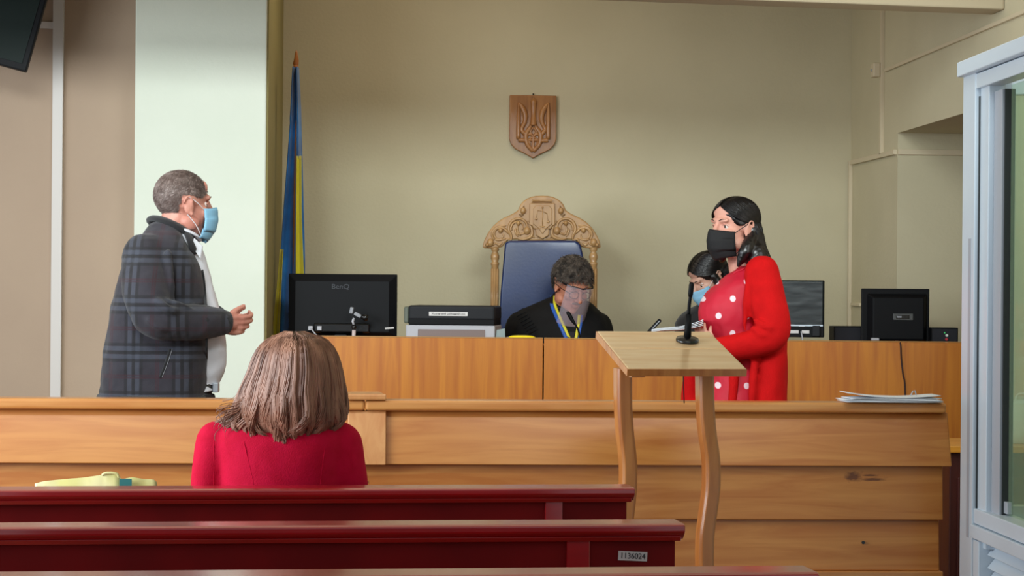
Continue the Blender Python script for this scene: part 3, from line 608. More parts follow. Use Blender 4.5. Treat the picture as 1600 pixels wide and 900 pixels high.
# ------------------------------------------------------------------ cabinet behind the glass booth
q = W(1487,450,8.5); xw = XR-.01
t = thing('side_cabinet', 'dark maroon cabinet with yellowish wood top beyond the barrier end', 'cabinet', (q.x,q.y,0)); Lc = xw-q.x; ztp = W(1495,697,8.5).z
MB().box((Lc/2-.03,.22,ztp-.012),(Lc+.06,.48,.024)).build('top', mat('yellow_wood_top',(214,150,50),.4,c2=(196,128,36),scale=(1,6,6)), t, bevel=.003)
MB().box((Lc/2,.22,(ztp-.024)/2),(Lc,.42,ztp-.025)).build('body', mat('dark_red_veneer',(70,18,12),.5,c2=(56,12,9),scale=(6,6,.8)), t, bevel=.004)
MB().box((Lc/2,.008,ztp*.45),(Lc-.06,.012,ztp*.8)).build('door', mat('dark_red_veneer',(70,18,12)), t, bevel=.003)
MB().ell((.06,-.004,ztp*.6),.008).build('knob', m_alud, t, smooth=True)
q = W(1600,450,8.7); t = thing('cloth_bag', 'pale rounded bag resting on cabinet behind the glass', 'bag', (q.x-.0,q.y,ztp))
MB().loft([(0,0,0,.075,.05),(0,0,.03,.082,.06),(0,0,.10,.078,.055),(0,0,.15,.06,.04),(0,0,.165,.03,.02)], p=2.6).build('bag_body', mat('pale_canvas',(205,200,185),.8), t, smooth=True)
MB().tube([(-.03,0,.155),(-.02,0,.185),(.02,0,.185),(.03,0,.155)], .004, 8, res=4).build('handle', mat('pale_canvas',(205,200,185)), t, smooth=True)
# ------------------------------------------------------------------ glass booth (dock)
q = W(1502.5,450,7.0); gb_ = thing('glass_booth', 'white metal framed glass dock with louvred base at right', 'booth', (q.x,q.y,0), -.012)
LZ = 2.3; zt = 1.36+352.5*7.0/F
MB().box((.03,-.075,zt/2),(.06,.15,zt)).build('corner_post', m_alu, gb_, bevel=.003)
MB().box((.04,-.205,(zt-.04+.60)/2),(.05,.10,zt-.04-.60)).build('door_stile', m_alu, gb_, bevel=.003)
MB().box((.05,-.305,(zt-.10+.70)/2),(.04,.09,zt-.10-.70)).build('door_stile', m_alud, gb_, bevel=.002)
MB().box((.026,-.154,(zt+.6)/2-.03),(.03,.008,zt-.75)).build('seal', m_seam, gb_)
MB().box((.001,-.10,(1.52+.62)/2),(.004,.03,.9)).build('latch_channel', m_alud, gb_)
MB().box((.052,-.354,(zt-.1+.7)/2),(.03,.008,zt-.10-.70)).build('seal', m_seam, gb_)
MB().box((.02,-LZ/2,zt-.0125),(.08,LZ,.045)).build('top_rail', m_alu, gb_, bevel=.003)
MB().box((.03,-LZ/2-.07,zt-.06),(.055,LZ-.15,.045)).build('top_rail', m_alu, gb_, bevel=.003)
MB().box((.056,-LZ/2-.12,1.33),(.008,LZ-.5,1.26)).build('glass_pane', m_glass, gb_)
MB().box((.04,-LZ/2-.075,.69),(.07,LZ-.15,.045)).build('middle_rail', m_alu, gb_, bevel=.003)
MB().box((.03,-LZ/2-.075,.645),(.07,LZ-.15,.04)).build('middle_rail', m_alu, gb_, bevel=.003)
MB().box((.03,-.19,.31),(.055,.07,.62)).build('door_stile', m_alu, gb_, bevel=.003)
b = MB()
for i in range(16): b.box((.045,-LZ/2-.11,.60-i*.0385),(.05,LZ-.24,.005), Euler((0,math.radians(-52),0)))
b.build('louvre_panel', m_alu, gb_)
MB().box((.085,-LZ/2-.11,.31),(.006,LZ-.24,.62)).build('kick_panel', m_alud, gb_)
MB().box((.05,-.375,.735),(.015,.04,.035)).build('glass_clip', m_alud, gb_, bevel=.002)
MB().box((.05,-.34,1.7),(.006,.006,.006)).build('screw', m_seam, gb_)
wx = XR-q.x-.03
MB().box((.10,-.03,zt/2),(.08,.05,zt-.06)).build('far_stile', m_alu, gb_, bevel=.003)
MB().box((.30,-.03,zt-.05),(.5,.05,.08)).build('far_rail', m_alu, gb_, bevel=.003); MB().box((.30,-.03,.67),(.5,.05,.08)).build('far_rail', m_alu, gb_, bevel=.003)
MB().box((.32,-.03,1.35),(.38,.008,1.3)).build('far_glass', m_glass, gb_); MB().box((.30,-.03,.31),(.5,.02,.62)).build('far_panel', m_alud, gb_)
MB().box((.52,-.03,zt/2),(.06,.05,zt)).build('far_stile', m_alu, gb_, bevel=.003)
# bag on first bench
p = W(150,757,5.36+.02); t = thing('shopping_bag', 'pale yellow green plastic bag just showing above farthest bench', 'bag', (p.x,p.y+.27,.452)); 
ii = inv(t); dd_ = (Vector(t.location)-CAM).dot(FWD); X = lambda px, py, e=0: ii@W(px,py,dd_+e)
m_bag = mat('yellow_green_plastic',(252,244,190),.35, c2=(240,234,140), ns=9, coat=.2)
b = MB(); tops = [(56,755),(70,751.5),(100,748.5),(130,746),(158,742),(168,739),(182,740.5),(190,748),(205,746),(214,747),(225,749),(240,750),(245,754)]
q = catmull(tops, 3); n = len(q)-1
def bagf(u, v):
    a = 2*PI*v; i = min(n, int(round(abs(u)*n))); p = X(*q[i]); return p
vs_ = []; fs_ = []; nn = 12; zz = 6
for i, (px, py) in enumerate(q):
    p = X(px,py)
    for j in range(zz+1):
        zf_ = p.z*(1-j/zz); th = .002+.035*math.sin(PI*min(1,(j/zz)*.8))*math.sin(PI*(i+.5)/(n+1))
        wob = .006*noise.noise(Vector((px*.05,j*.9,2)))
        vs_ += [(p.x,-th+wob,zf_),(p.x,th+wob,zf_)]
S = 2*(zz+1)
for i in range(n):
    for j in range(zz):
        a = i*S+2*j; fs_.append((a,a+2,a+S+2,a+S)); fs_.append((a+1,a+S+1,a+S+3,a+3))
    fs_.append((i*S,i*S+S,i*S+S+1,i*S+1)); e = i*S+2*zz; fs_.append((e,e+1,e+S+1,e+S))
for j in range(zz): fs_.append((2*j,2*j+1,2*j+3,2*j+2)); e = n*S+2*j; fs_.append((e,e+2,e+3,e+1))
MB().add(vs_, fs_).build('bag_body', m_bag, t, smooth=True)
MB().tube([X(160,743),X(166,739.5),X(182,740.5),X(186,748)], .004, 6, res=4).build('handle', m_bag, t, smooth=True)
MB().box(X(197,750)+Vector((0,-.01,-.006)),(.03,.004,.02)).build('printed_patch', mat('teal_print',(70,150,150),.4), t)
# ================================================================== people
from mathutils.bvhtree import BVHTree
def skin(name, c, c2): return mat(name, c, .5, c2=c2, ns=14, bump=.06, bscale=120)
m_skin1 = skin('ruddy_skin', (204,146,128), (190,124,108)); m_skin2 = skin('light_skin', (216,160,140), (206,146,128)); m_skin3 = skin('tanned_skin', (200,136,108), (186,118,94)); m_skin4 = skin('fair_skin', (214,170,150), (204,156,136))
m_eye = mat('eye_white', (225,220,215), .2); m_iris = mat('dark_iris', (40,26,20), .2)
def person(px, d, label, z=0):
    p = W(px,450,d); t = thing('person', label, 'person', (p.x,p.y,z), -PSI); i = inv(t)
    return t, (lambda px, py, dy=0: i@W(px,py,d+dy))
def frame(f, u=(0,0,1), roll=0):
    f = Vector(f).normalized(); u = Vector(u); u = (u-f*u.dot(f)).normalized(); s = f.cross(u)
    M = Matrix((s,f,u)).transposed()
    return M@Matrix.Rotation(roll,3,'Y') if roll else M
def surf(o):
    bpy.context.view_layer.update(); dg = bpy.context.evaluated_depsgraph_get(); e = o.evaluated_get(dg); me = e.to_mesh()
    vs_ = [v.co.copy() for v in me.vertices]; ps = [tuple(p.vertices) for p in me.polygons]; e.to_mesh_clear(); return BVHTree.FromPolygons(vs_, ps)
def hitter(o, root):
    t = surf(o); iv_ = inv(root); c = iv_@CAM
    def h(px, py, lift=0):
        q = iv_@W(px,py,1.0); dr = (q-c).normalized(); r = t.ray_cast(c, dr)
        if r[0] is None: r = t.find_nearest(iv_@W(px,py,(root.location-CAM).dot(FWD)))
        return r[0]-dr*lift
    return h
def head(b, C, M, neck=None, k=1.0, ear=1.0):
    C = Vector(C); g = lambda s,f,u: C+M@Vector((s,f,u))*k
    E_ = lambda c,r,n=18: b.ell(g(*c), [q*k for q in r], M, n, 12)
    E_((0,-.012,.035),(.075,.095,.084),24); E_((0,.028,-.025),(.060,.064,.088),24); E_((0,.045,-.078),(.042,.038,.030)); E_((0,.074,-.098),(.02,.014,.014))
    E_((0,.078,.034),(.052,.016,.014)); E_((0,.066,.066),(.046,.015,.03))
    for s in (-1,1):
        E_((s*.036,.062,-.022),(.024,.026,.024)); E_((s*.055,.012,-.06),(.016,.035,.026))
        E_((s*.013,.102,-.030),(.009,.010,.008))
        E_((s*.074,-.006,-.004),(.010,.020,.031)); 
        pts = []
        for i in range(9):
            a = PI*(-.35+1.35*i/8)*1.0; pts.append(g(s*(.082+.006*math.sin(a)),-.010-.016*math.cos(a)*-1*1.0+(-.004),.004+.028*math.sin(a)))
        b.tube(pts, .0045*k, 8)
        E_((s*.080,.004,-.030),(.005,.007,.009))
    b.chain([(g(0,.090,.022),.009*k),(g(0,.106,-.006),.010*k),(g(0,.118,-.026),.012*k)])
    E_((0,.089,-.054),(.026,.012,.006)); E_((0,.087,-.065),(.022,.012,.007))
    if neck is not None:
        n = Vector(neck); b.chain([(g(0,-.02,-.05),.056*k),(g(0,-.03,-.09).lerp(n,.3),.057*k),(n,.064*k)])
    return g
def eyes(root, g, M, lid, k=1.0, look=(0,1,0)):
    for s in (-1,1):
        c = g(s*.031,.0685,.009); MB().ell(c, .0108*k, M).build('eyeball', m_eye, root, smooth=True)
        MB().tube([g(s*.018,.0765,.010),g(s*.024,.0815,.0175),g(s*.031,.0825,.0195),g(s*.039,.079,.017),g(s*.045,.071,.009)], .0022*k, 8, res=3).build('eyelid', lid, root, smooth=True)
        MB().ell(g(s*.031+look[0]*.008,.0762,.009+look[2]*.004), (.0062*k,.0045*k,.0062*k), M).build('iris', m_iris, root, smooth=True)
def brows(root, g, mt, k=1.0):
    for s in (-1,1): MB().tube([g(s*.014,.095,.033),g(s*.032,.0905,.039),g(s*.050,.076,.034)], [.0018*k,.003*k,.0012*k], 8, flat=.6, res=4).build('eyebrow', mt, root, smooth=True)
def hand(b, w, d, n, t, k=1.0, curl=(.35,.4,.45,.5), thumb=(.6,.7,.25)):
    w = Vector(w); d = Vector(d).normalized(); t = Vector(t); t = (t-d*t.dot(d)).normalized(); n = d.cross(t) if n == 0 else Vector(n); n = (n-d*n.dot(d)-t*n.dot(t)).normalized()
    offs = (.030,.010,-.011,-.030); ml = (.085,.089,.085,.077); fl_ = ((.041,.025,.021),(.045,.029,.022),(.041,.027,.021),(.032,.021,.019)); rr = (.0092,.0094,.0088,.0078)
    for j in range(4):
        kn = w+d*ml[j]*k+t*offs[j]*k
        b.chain([(w+t*offs[j]*.55*k,.013*k),(kn-d*.03*k-n*.002,.0125*k),(kn,.0105*k)], n=10)
        p = kn; an = curl[j]*.5; pr_ = [(kn,.0105*k)]
        for i in range(3):
            an += curl[j]*(.9 if i else .3); dr = (d*math.cos(an)-n*math.sin(an)+t*(offs[j]*1.5)).normalized(); p = p+dr*fl_[j][i]*k; pr_.append((p, rr[j]*k*(1-.09*i)))
        b.chain(pr_, n=10)
    p = w+d*.018*k+t*.024*k; pr_ = [(p,.015*k)]; dr = (d*thumb[0]+t*thumb[1]-n*thumb[2]).normalized()
    for L_, r_ in ((.044,.0125),(.033,.0105),(.027,.0088)):
        p = p+dr*L_*k; pr_.append((p, r_*k)); dr = (dr+d*.35-n*.1).normalized()
    b.chain(pr_, n=10); b.ell(w+d*.045*k, .022*k)
def mask(root, g, M, mt, name='face_mask', top=.0, bot=-.115, wide=1.15, k=1.0, loop=None, pleat=.0008, ear_at=.01, tilt=0):
    def fn(u, v):
        a = (u-.5)*2*wide; t = v; uu = top+(bot-top)*t
        A = .066+.006*math.sin(PI*t); B = .074+.016*math.sin(PI*min(1,t*1.02))**.8+.008*(1-t)+.010*math.exp(-(a/.32)**2)*(1-t)-.014*t**4+pleat*math.sin(t*22)
        q = .055*(abs(u-.5)*2)**2
        uu2 = uu*(1)-(.012*abs(math.sin(a)) if t < .3 else 0)+(.018*abs(math.sin(a)) if t > .7 else 0)
        return g(A*math.sin(a)*1.02, .036+B*math.cos(a)-q*.25, uu2)
    o = MB().grid(fn, 24, 16).build(name, mt, root, smooth=True, solid=.0025)
    lm = loop or mt
    for s in (0,1):
        sg = -1 if s == 0 else 1
        for v in (.04,.93):
            e = fn(s, v); MB().tube([e, (e+g(sg*.085,-.004,.028 if v < .5 else -.035))/2+M@Vector((sg*.006,0,0)), g(sg*.088,-.016,.03 if v < .5 else -.034)], .0016, 6, res=3).build('ear_loop', lm, o)
    return o
def hair_mat(name, c, c2, rough=.42, ns=60): return mat(name, c, rough, c2=c2, ns=ns, detail=3, ramp=(.35,.65), spec=.55)
def strand_mesh(name, paths, mt, root, r=.0012, parent=None):
    b = MB(); vs_ = b.v; fs_ = b.f
    for pts in paths:
        N = len(pts); o = len(vs_); t = (pts[-1]-pts[0]); a = t.orthogonal().normalized() if t.length else Vector((1,0,0)); c = t.cross(a).normalized() if t.length else Vector((0,1,0))
        for i, p in enumerate(pts):
            w = r*(1 if i < N-2 else (.75 if i == N-2 else .25))
            vs_ += [p+a*w, p-a*w*.5+c*w*.87, p-a*w*.5-c*w*.87]
        for i in range(N-1):
            for k in range(3): fs_.append((o+i*3+k, o+i*3+(k+1)%3, o+(i+1)*3+(k+1)%3, o+(i+1)*3+k))
    return b.build(name, mt, parent or root, smooth=True)
def short_hair(root, g, M, mt, hl, n=5000, ln=.014, rad=(.0768,.0968,.0868), cen=(0,-.012,.036), k=1.0, curl=0, r=.0009, sweep=(0,-.6,-.5)):
    rng = random.Random(3); paths = []; cap = MB()
    keep = lambda p: p[2] > hl(p[0], p[1])
    nu, nv = 72, 48; vs_ = []; fs_ = []
    def pt(dr, ex=0): return (cen[0]+dr[0]*(rad[0]+ex), cen[1]+dr[1]*(rad[1]+ex), cen[2]+dr[2]*(rad[2]+ex))
    ok = {}
    for i in range(nv+1):
        for j in range(nu):
            a = PI*i/nv; bb = 2*PI*j/nu; dr = (math.sin(a)*math.cos(bb), math.sin(a)*math.sin(bb), math.cos(a)); q = pt(dr)
            e = .002*noise.noise(Vector(dr)*9) + (curl*.006*noise.noise(Vector(dr)*14) if curl else 0)
            ok[(i,j)] = keep(q); q = pt(dr, e if ok[(i,j)] else -.012); vs_.append(g(*q))
    for i in range(nv):
        for j in range(nu):
            j2 = (j+1)%nu; fs_.append((i*nu+j,(i+1)*nu+j,(i+1)*nu+j2,i*nu+j2))
    fs_ = [f for f, (i,j) in zip(fs_, [(i,j) for i in range(nv) for j in range(nu)]) if any(ok[(a,c)] for a in (i,i+1) for c in (j,(j+1)%nu))]
    cap.add(vs_, fs_); o = cap.build('hair', mt, root, smooth=True)
    while len(paths) < n:
        v = Vector((rng.gauss(0,1),rng.gauss(0,1),rng.gauss(0,1))).normalized(); q = pt(v)
        if not keep((q[0],q[1],q[2]-.004)): continue
        nrm = v; tg = Vector(sweep)+Vector((rng.uniform(-.5,.5),rng.uniform(-.5,.5),rng.uniform(-.5,.5)))*(1+curl*2); tg = (tg-nrm*tg.dot(nrm))
        L_ = ln*rng.uniform(.5,1.2); pts = []; p = Vector(q)
        for i in range(4 if not curl else 6):
            pts.append(g(*p)); stp = (tg.normalized()*.9+nrm*(.45-.12*i)).normalized()
            if curl: stp = (stp+Vector((math.sin(i*1.9+v.x*30),math.cos(i*1.9+v.y*30),math.sin(i*1.3+v.z*20)))*.8*curl).normalized()
            p = p+stp*L_/(3 if not curl else 4)
        paths.append(pts)
    strand_mesh('hair_strands', paths, mt, root, r*k, parent=o); return o
# ------------------------------------------------------------------ standing man
t, L = person(250, 8.19, 'standing man in dark plaid jacket and pale blue mask, hands held out')
def plaid(nt, b, tc, mp):
    sp = nt.nodes.new('ShaderNodeSeparateXYZ'); nt.links.new(tc.outputs['Object'], sp.inputs[0]); prev = None
    base = b.inputs['Base Color'].links[0].from_socket
    def band(sock, per, c, w, colr, amt, base, off):
        a = nt.nodes.new('ShaderNodeMath'); a.operation = 'ADD'; a.inputs[1].default_value = off; nt.links.new(sock, a.inputs[0])
        m_ = nt.nodes.new('ShaderNodeMath'); m_.operation = 'PINGPONG'; m_.inputs[1].default_value = per/2; nt.links.new(a.outputs[0], m_.inputs[0])
        s = nt.nodes.new('ShaderNodeMath'); s.operation = 'SUBTRACT'; s.inputs[1].default_value = c; nt.links.new(m_.outputs[0], s.inputs[0])
        ab = nt.nodes.new('ShaderNodeMath'); ab.operation = 'ABSOLUTE'; nt.links.new(s.outputs[0], ab.inputs[0])
        mr = nt.nodes.new('ShaderNodeMapRange'); mr.inputs[1].default_value = w; mr.inputs[2].default_value = w+.003; mr.inputs[3].default_value = amt; mr.inputs[4].default_value = 0; nt.links.new(ab.outputs[0], mr.inputs[0])
        mx = nt.nodes.new('ShaderNodeMix'); mx.data_type = 'RGBA'; mx.inputs[7].default_value = lin(colr); nt.links.new(mr.outputs[0], mx.inputs[0]); nt.links.new(base, mx.inputs[6]); return mx.outputs[2]
    for ax, off in (('X',.06),('Z',.052)):
        base = band(sp.outputs[ax], .168, .014, .006, (62,67,80), .5, base, off)
        base = band(sp.outputs[ax], .168, .0, .004, (14,14,20), .8, base, off)
        base = band(sp.outputs[ax], .168, .028, .004, (14,14,20), .7, base, off)
        base = band(sp.outputs[ax], .168, .080, .0012, (52,20,30), .6, base, off)
    nt.links.new(base, b.inputs['Base Color'])
m_plaid = mat('dark_plaid_cloth', (44,41,50), .85, c2=(34,31,40), ns=8, sheen=.15, bump=.25, bscale=500, extra=plaid)
m_knit = mat('black_knit', (22,22,26), .9, bump=.4, bscale=300, sheen=.2); m_shirt = mat('white_shirt_cotton', (222,224,232), .7, bump=.1, bscale=40); m_trou = mat('dark_trouser_cloth', (22,22,28), .8); m_shoe = mat('black_shoe_leather', (14,13,13), .35)
th = math.radians(30); Mh = frame((math.cos(th), math.sin(th), -.06), (.04,0,1)); Ch = L(286,321,0)
b = MB(); g = head(b, Ch, Mh, L(264,372,0)); 
R_ = lambda py, l, r, cy, ry: (lambda a, c: ((a.x+c.x)/2, cy, (a.z+c.z)/2, (c.x-a.x)/2, ry))(L(l,py), L(r,py))
b.loft([R_(630,190,322,0,.13),R_(560,190,318,0,.14),R_(480,200,308,0,.14),R_(420,210,300,0,.14),R_(385,225,290,0,.11),R_(365,245,280,0,.06)], n=24)
for s, ys in ((-1,-.16),(1,.16)): b.chain([(L(232,398,ys*.9),.055),(L(240,470,ys*1.35),.046),(L(250,496,ys*1.5),.042),(L(300,501,ys*1.15 if s < 0 else .19),.036),(L(346,508,-.11 if s < 0 else .08),.027)])
for ys in (-.1,.1): b.chain([(L(245,625,ys),.09),(Vector((L(250,0).x,ys,.5)),.06),(Vector((L(245,0).x,ys,.09)),.04)]); 
hand(b, L(346,508,-.11), (.80,.50,.0), (.3,-.85,-.35), (.1,-.2,1), .90, curl=(.45,.55,.62,.7), thumb=(.8,.55,.35))
hand(b, L(346,508,.08), (.88,-.42,.06), (.1,.8,-.6), (0,.35,1), .9, curl=(.4,.5,.55,.6), thumb=(.85,.42,.2))
b.build('body', m_skin1, t, remesh=.0042, sm=3)
eyes(t, g, Mh, m_skin1); m_grhair = hair_mat('greying_short_hair', (140,124,118), (104,86,80), ns=40)
brows(t, g, m_grhair)
def hl(s, f):
    if f < -.035: return -.062+.35*(f+.035)*0
    if f < .02: return .032 if abs(s) > .05 else -.06
    if f < .05: return .028
    return .028+(f-.05)*1.0
short_hair(t, g, Mh, m_grhair, hl, n=7000, ln=.011, r=.0008)
m_blmask = mat('pale_blue_mask_fabric', (136,190,222), .7, bump=.1, bscale=80); m_wloop = mat('white_elastic', (225,222,225), .6)
mask(t, g, Mh, m_blmask, 'face_mask', top=.004, bot=-.128, loop=m_wloop)
# shirt, belt, trousers
b = MB().loft([R_(612,235,336,0,.12),R_(600,240,341,0.02,.085),R_(580,245,350,0.02,.09),R_(550,240,352.5,0.02,.09),R_(515,235,350,0.02,.09),R_(480,235,341,0.02,.09),R_(440,235,330,0.01,.085),R_(405,238,322,0,.08),R_(385,245,313,0,.075),R_(370,250,303,0,.068),R_(356,254,292,.0,.064)], n=36, p=2.2)
sh = b.build('shirt', m_shirt, t, remesh=.008, sm=3, disp=[(.012,.09,2)])
b = MB(); cc = L(284,362,.01); e1 = Vector((math.cos(th), math.sin(th), -.42)).normalized(); e2 = Vector((math.sin(th), -math.cos(th), 0))
b.tube([cc+e1*(.060*math.cos(a))+e2*(.068*math.sin(a)) for a in [(-.97+1.94*i/28)*PI for i in range(29)]], .020, 10, flat=.35, up=None); b.build('shirt_collar', m_shirt, t, smooth=True, sub=1)
b = MB(); e0 = L(318,385,-.03); b.hexa([e0+Vector((-.03,-.03,.03)),e0+Vector((.0,-.03,-.0)),e0+Vector((-.006,-.045,-.045)),e0+Vector((-.035,-.05,.0))],[e0+Vector((-.03,-.02,.03)),e0+Vector((.002,-.02,-.0)),e0+Vector((-.002,-.035,-.045)),e0+Vector((-.035,-.04,.0))]).build('collar_point', m_shirt, t, bevel=.003)
b = MB(); wz = L(330,605).z; cx_ = L(285,605).x; b.tube([(cx_+.112*math.cos(a),.02+.085*math.sin(a),wz) for a in [2*PI*i/32 for i in range(33)]], .018, 8, flat=1.0); b.build('belt', m_shoe, t, smooth=True)
MB().box((cx_+.122,-.01,wz),(.02,.05,.035)).build('belt_buckle', m_alud, t, bevel=.004)
b = MB(); b.loft([R_(660,225,332,0,.15),R_(640,220,336,0,.15),R_(615,225,336,0,.14)], n=28)
for ys in (-.09,.09): b.chain([(Vector((L(270,0).x,ys,.80)),.105),(Vector((L(268,0).x,ys,.48)),.082),(Vector((L(262,0).x,ys,.08)),.07)])
b.build('trousers', m_trou, t, remesh=.010, sm=4)
for ys in (-.09,.09): MB().loft([(L(270,0).x+.07,ys,.0,.145,.05),(L(270,0).x+.07,ys,.03,.145,.05),(L(270,0).x+.06,ys,.06,.12,.045),(L(270,0).x+.02,ys,.10,.06,.04)], p=2.4).build('shoe', m_shoe, t, smooth=True)
# jacket
b = MB().loft([R_(650,160,326,0,.20),R_(612,160,327,0,.205),R_(580,163,328,0,.205),R_(530,169,328,0,.205),R_(480,177,326,0,.20),R_(440,186,322,0,.20),R_(412,196,314,0,.195),R_(390,207,303,0,.18),R_(372,219,292,0,.145),R_(358,231,283,0,.10),R_(349,240,277,0,.075)], n=44, p=2.9)
b.chain([(L(226,400,-.13),.085),(L(225,430,-.19),.084),(L(232,465,-.235),.081),(L(243,494,-.255),.075),(L(262,501,-.245),.070),(L(290,502,-.205),.064),(L(320,502,-.155),.058),(L(342,503,-.12),.050)], res=5, n=20)
b.chain([(L(240,402,.13),.085),(L(245,450,.20),.078),(L(260,494,.22),.07),(L(300,498,.16),.06),(L(335,498,.08),.048)], res=5, n=20)
for pts in ([(L(246,470,-.32),.012),(L(262,484,-.325),.016),(L(282,484,-.28),.010)], [(L(256,470,-.30),.010),(L(280,476,-.275),.014),(L(300,482,-.24),.008)], [(L(232,500,-.33),.010),(L(250,512,-.325),.012),(L(275,518,-.28),.008)], [(L(218,380,-.16),.014),(L(205,420,-.20),.016),(L(203,450,-.22),.010)], [(L(262,395,-.20),.012),(L(268,440,-.23),.014),(L(272,470,-.24),.010)], [(L(308,490,-.21),.009),(L(318,505,-.205),.011),(L(322,516,-.18),.008)], [(L(330,488,-.165),.008),(L(336,503,-.17),.010),(L(334,520,-.15),.007)]): b.chain(pts, n=10)
jk = b.build('jacket', m_plaid, t, remesh=.0075, sm=5, disp=[(.020,.16,1),(.008,.05,2)])
hj = hitter(jk, t)
MB().tube([L(341,503,-.122),L(347,503.5,-.112),L(356,504,-.097)], [.047,.044,.041], 20).build('cuff', m_knit, t, smooth=True, bevel=.006)
cc = L(268,357,.01); e1 = Vector((math.cos(th), math.sin(th), -.50)).normalized()
P_ = [cc+e1*(.078*math.cos(a))+e2*(.085*math.sin(a)) for a in [(.28+1.4*i/22)*PI for i in range(23)]]
P_ = [hj(323,560,.002),hj(323,500,.002),hj(320,460,.002),hj(316,430,.004),hj(309,405,.008),L(300,386,-.10)]+[cc+e1*(.078*math.cos(a))+e2*(.085*math.sin(a)) for a in [(.36-.0+1.3*i/22)*PI for i in range(23)]]
MB().tube(P_, [.004,.005,.006,.008,.010,.014]+[.019]*23, 10, flat=.6, res=3).build('jacket_collar', m_knit, t, smooth=True)
MB().tube([hj(269,545,.001),hj(265,558,.001),hj(259,575,.001),hj(253,590,.001)], .0012, 6, res=3).build('pocket_zip', m_grey, t, smooth=True)
MB().tube([hj(266,545,.0),hj(262,558,.0),hj(256,575,.0),hj(250,590,.0)], .005, 6, res=3).build('pocket_welt', m_knit, t, smooth=True)
b = MB(); b.tube([(L(243.5,622).x+.193*math.cos(a),.208*math.sin(a),L(243,622).z) for a in [2*PI*i/40 for i in range(41)]], .018, 8); b.build('hem_band', m_knit, t, smooth=True)
# ------------------------------------------------------------------ long hair helper
def part_hair(root, g, mt, n, rad, cen, fall, core, r=.0011, wave=.0025, seed=1, off=.0):
    rng = random.Random(seed); paths = []
    P = lambda v, l: Vector((cen[0]+v.x*(rad[0]+l), cen[1]+v.y*(rad[1]+l), cen[2]+v.z*(rad[2]+l)))
    for i in range(n):
        sd = 1 if i%2 else -1; f0 = rng.uniform(-.85,.82); l = rng.uniform(-.003,.004); a0 = Vector((sd*.03+off,f0,math.sqrt(max(.05,1-f0*f0-.001)))).normalized()
        w = (f0+.85)/1.67; az = sd*(.08+1.30*w+rng.uniform(-.08,.08)); e = Vector((math.sin(az),-math.cos(az),-.10-.1*rng.random())).normalized()
        mid = Vector((sd*(.80+.05*w), .15+.52*w-.55*(1-w), .58-.62*w)).normalized(); pts = []
        for k in range(8):
            t_ = k/7; v = (a0*(1-t_)**2+mid*2*t_*(1-t_)+e*t_*t_).normalized(); pts.append(P(v, l+.004*math.sin(PI*t_)))
        c = rng.uniform(0,6.3)
        for k, q in enumerate(fall(az, rng)):
            t_ = (k+1)/5; pts.append(Vector(q)+Vector((math.sin(t_*5+c),math.cos(t_*6+c),0))*wave*t_*1.5+Vector((rng.gauss(0,1),rng.gauss(0,1),0))*wave*.4)
        q = catmull([tuple(p) for p in pts], 2); paths.append([g(*p) for p in q])
    return strand_mesh('hair_strands', paths, mt, root, r, parent=core)
def hlw(s, f):
    a = abs(s)
    if f > .03: return .088-.9*a if a < .05 else .043-2.2*(a-.05)
    if f > -.025: return .010
    return -.10
def long_hair(root, g, M, mt, azs, n, rad, cen, fall, core=None, r=.0013, clumps=60, wave=.004, curl=0, seed=1, part=0, crown=(0,-.03)):
    """strands from the crown over the skull and down; fall(az) -> list of head-frame points after the skull arc"""
    rng = random.Random(seed); paths = []
    cl = [(rng.uniform(*azs), rng.uniform(-1,1), rng.uniform(0,6.3), rng.uniform(.6,1.3)) for _ in range(clumps)]
    for i in range(n):
        c = cl[i%clumps]; az = c[0]+rng.gauss(0,(azs[1]-azs[0])/clumps*.9); az = max(azs[0],min(azs[1],az)); lift = rng.uniform(-.006,.004)
        pts = []; ph0 = rng.uniform(.05,.9)
        for k in range(6):
            ph = ph0+(PI*.5-ph0)*k/5
            sx, fy = math.sin(az), -math.cos(az)
            pts.append(Vector((cen[0]+crown[0]*(1-k/5)+(rad[0]+lift)*math.sin(ph)*sx, cen[1]+crown[1]*(1-k/5)+(rad[1]+lift)*math.sin(ph)*fy, cen[2]+(rad[2]+lift)*math.cos(ph))))
        fl2 = fall(az, rng); m2 = len(fl2)
        for k, q in enumerate(fl2):
            t_ = (k+1)/m2; q = Vector(q)
            q += Vector((math.sin(t_*5*c[3]+c[2])*wave*t_*2.2+c[1]*wave*t_, math.cos(t_*6*c[3]+c[2])*wave*t_*2.2, math.sin(t_*3+c[2])*wave))+Vector((rng.gauss(0,1),rng.gauss(0,1),0))*wave*.35
            if curl and t_ > .6: w_ = (t_-.6)/.4; q += Vector((-c[1]*.03*w_*w_*curl, .02*w_*w_*curl*math.sin(c[2]), .015*w_*w_*curl*max(0,math.cos(c[2]))))
            pts.append(q)
        q = catmull([tuple(p) for p in pts], 2); paths.append([g(*p) for p in q])
    return strand_mesh('hair_strands', paths, mt, root, r, parent=core)
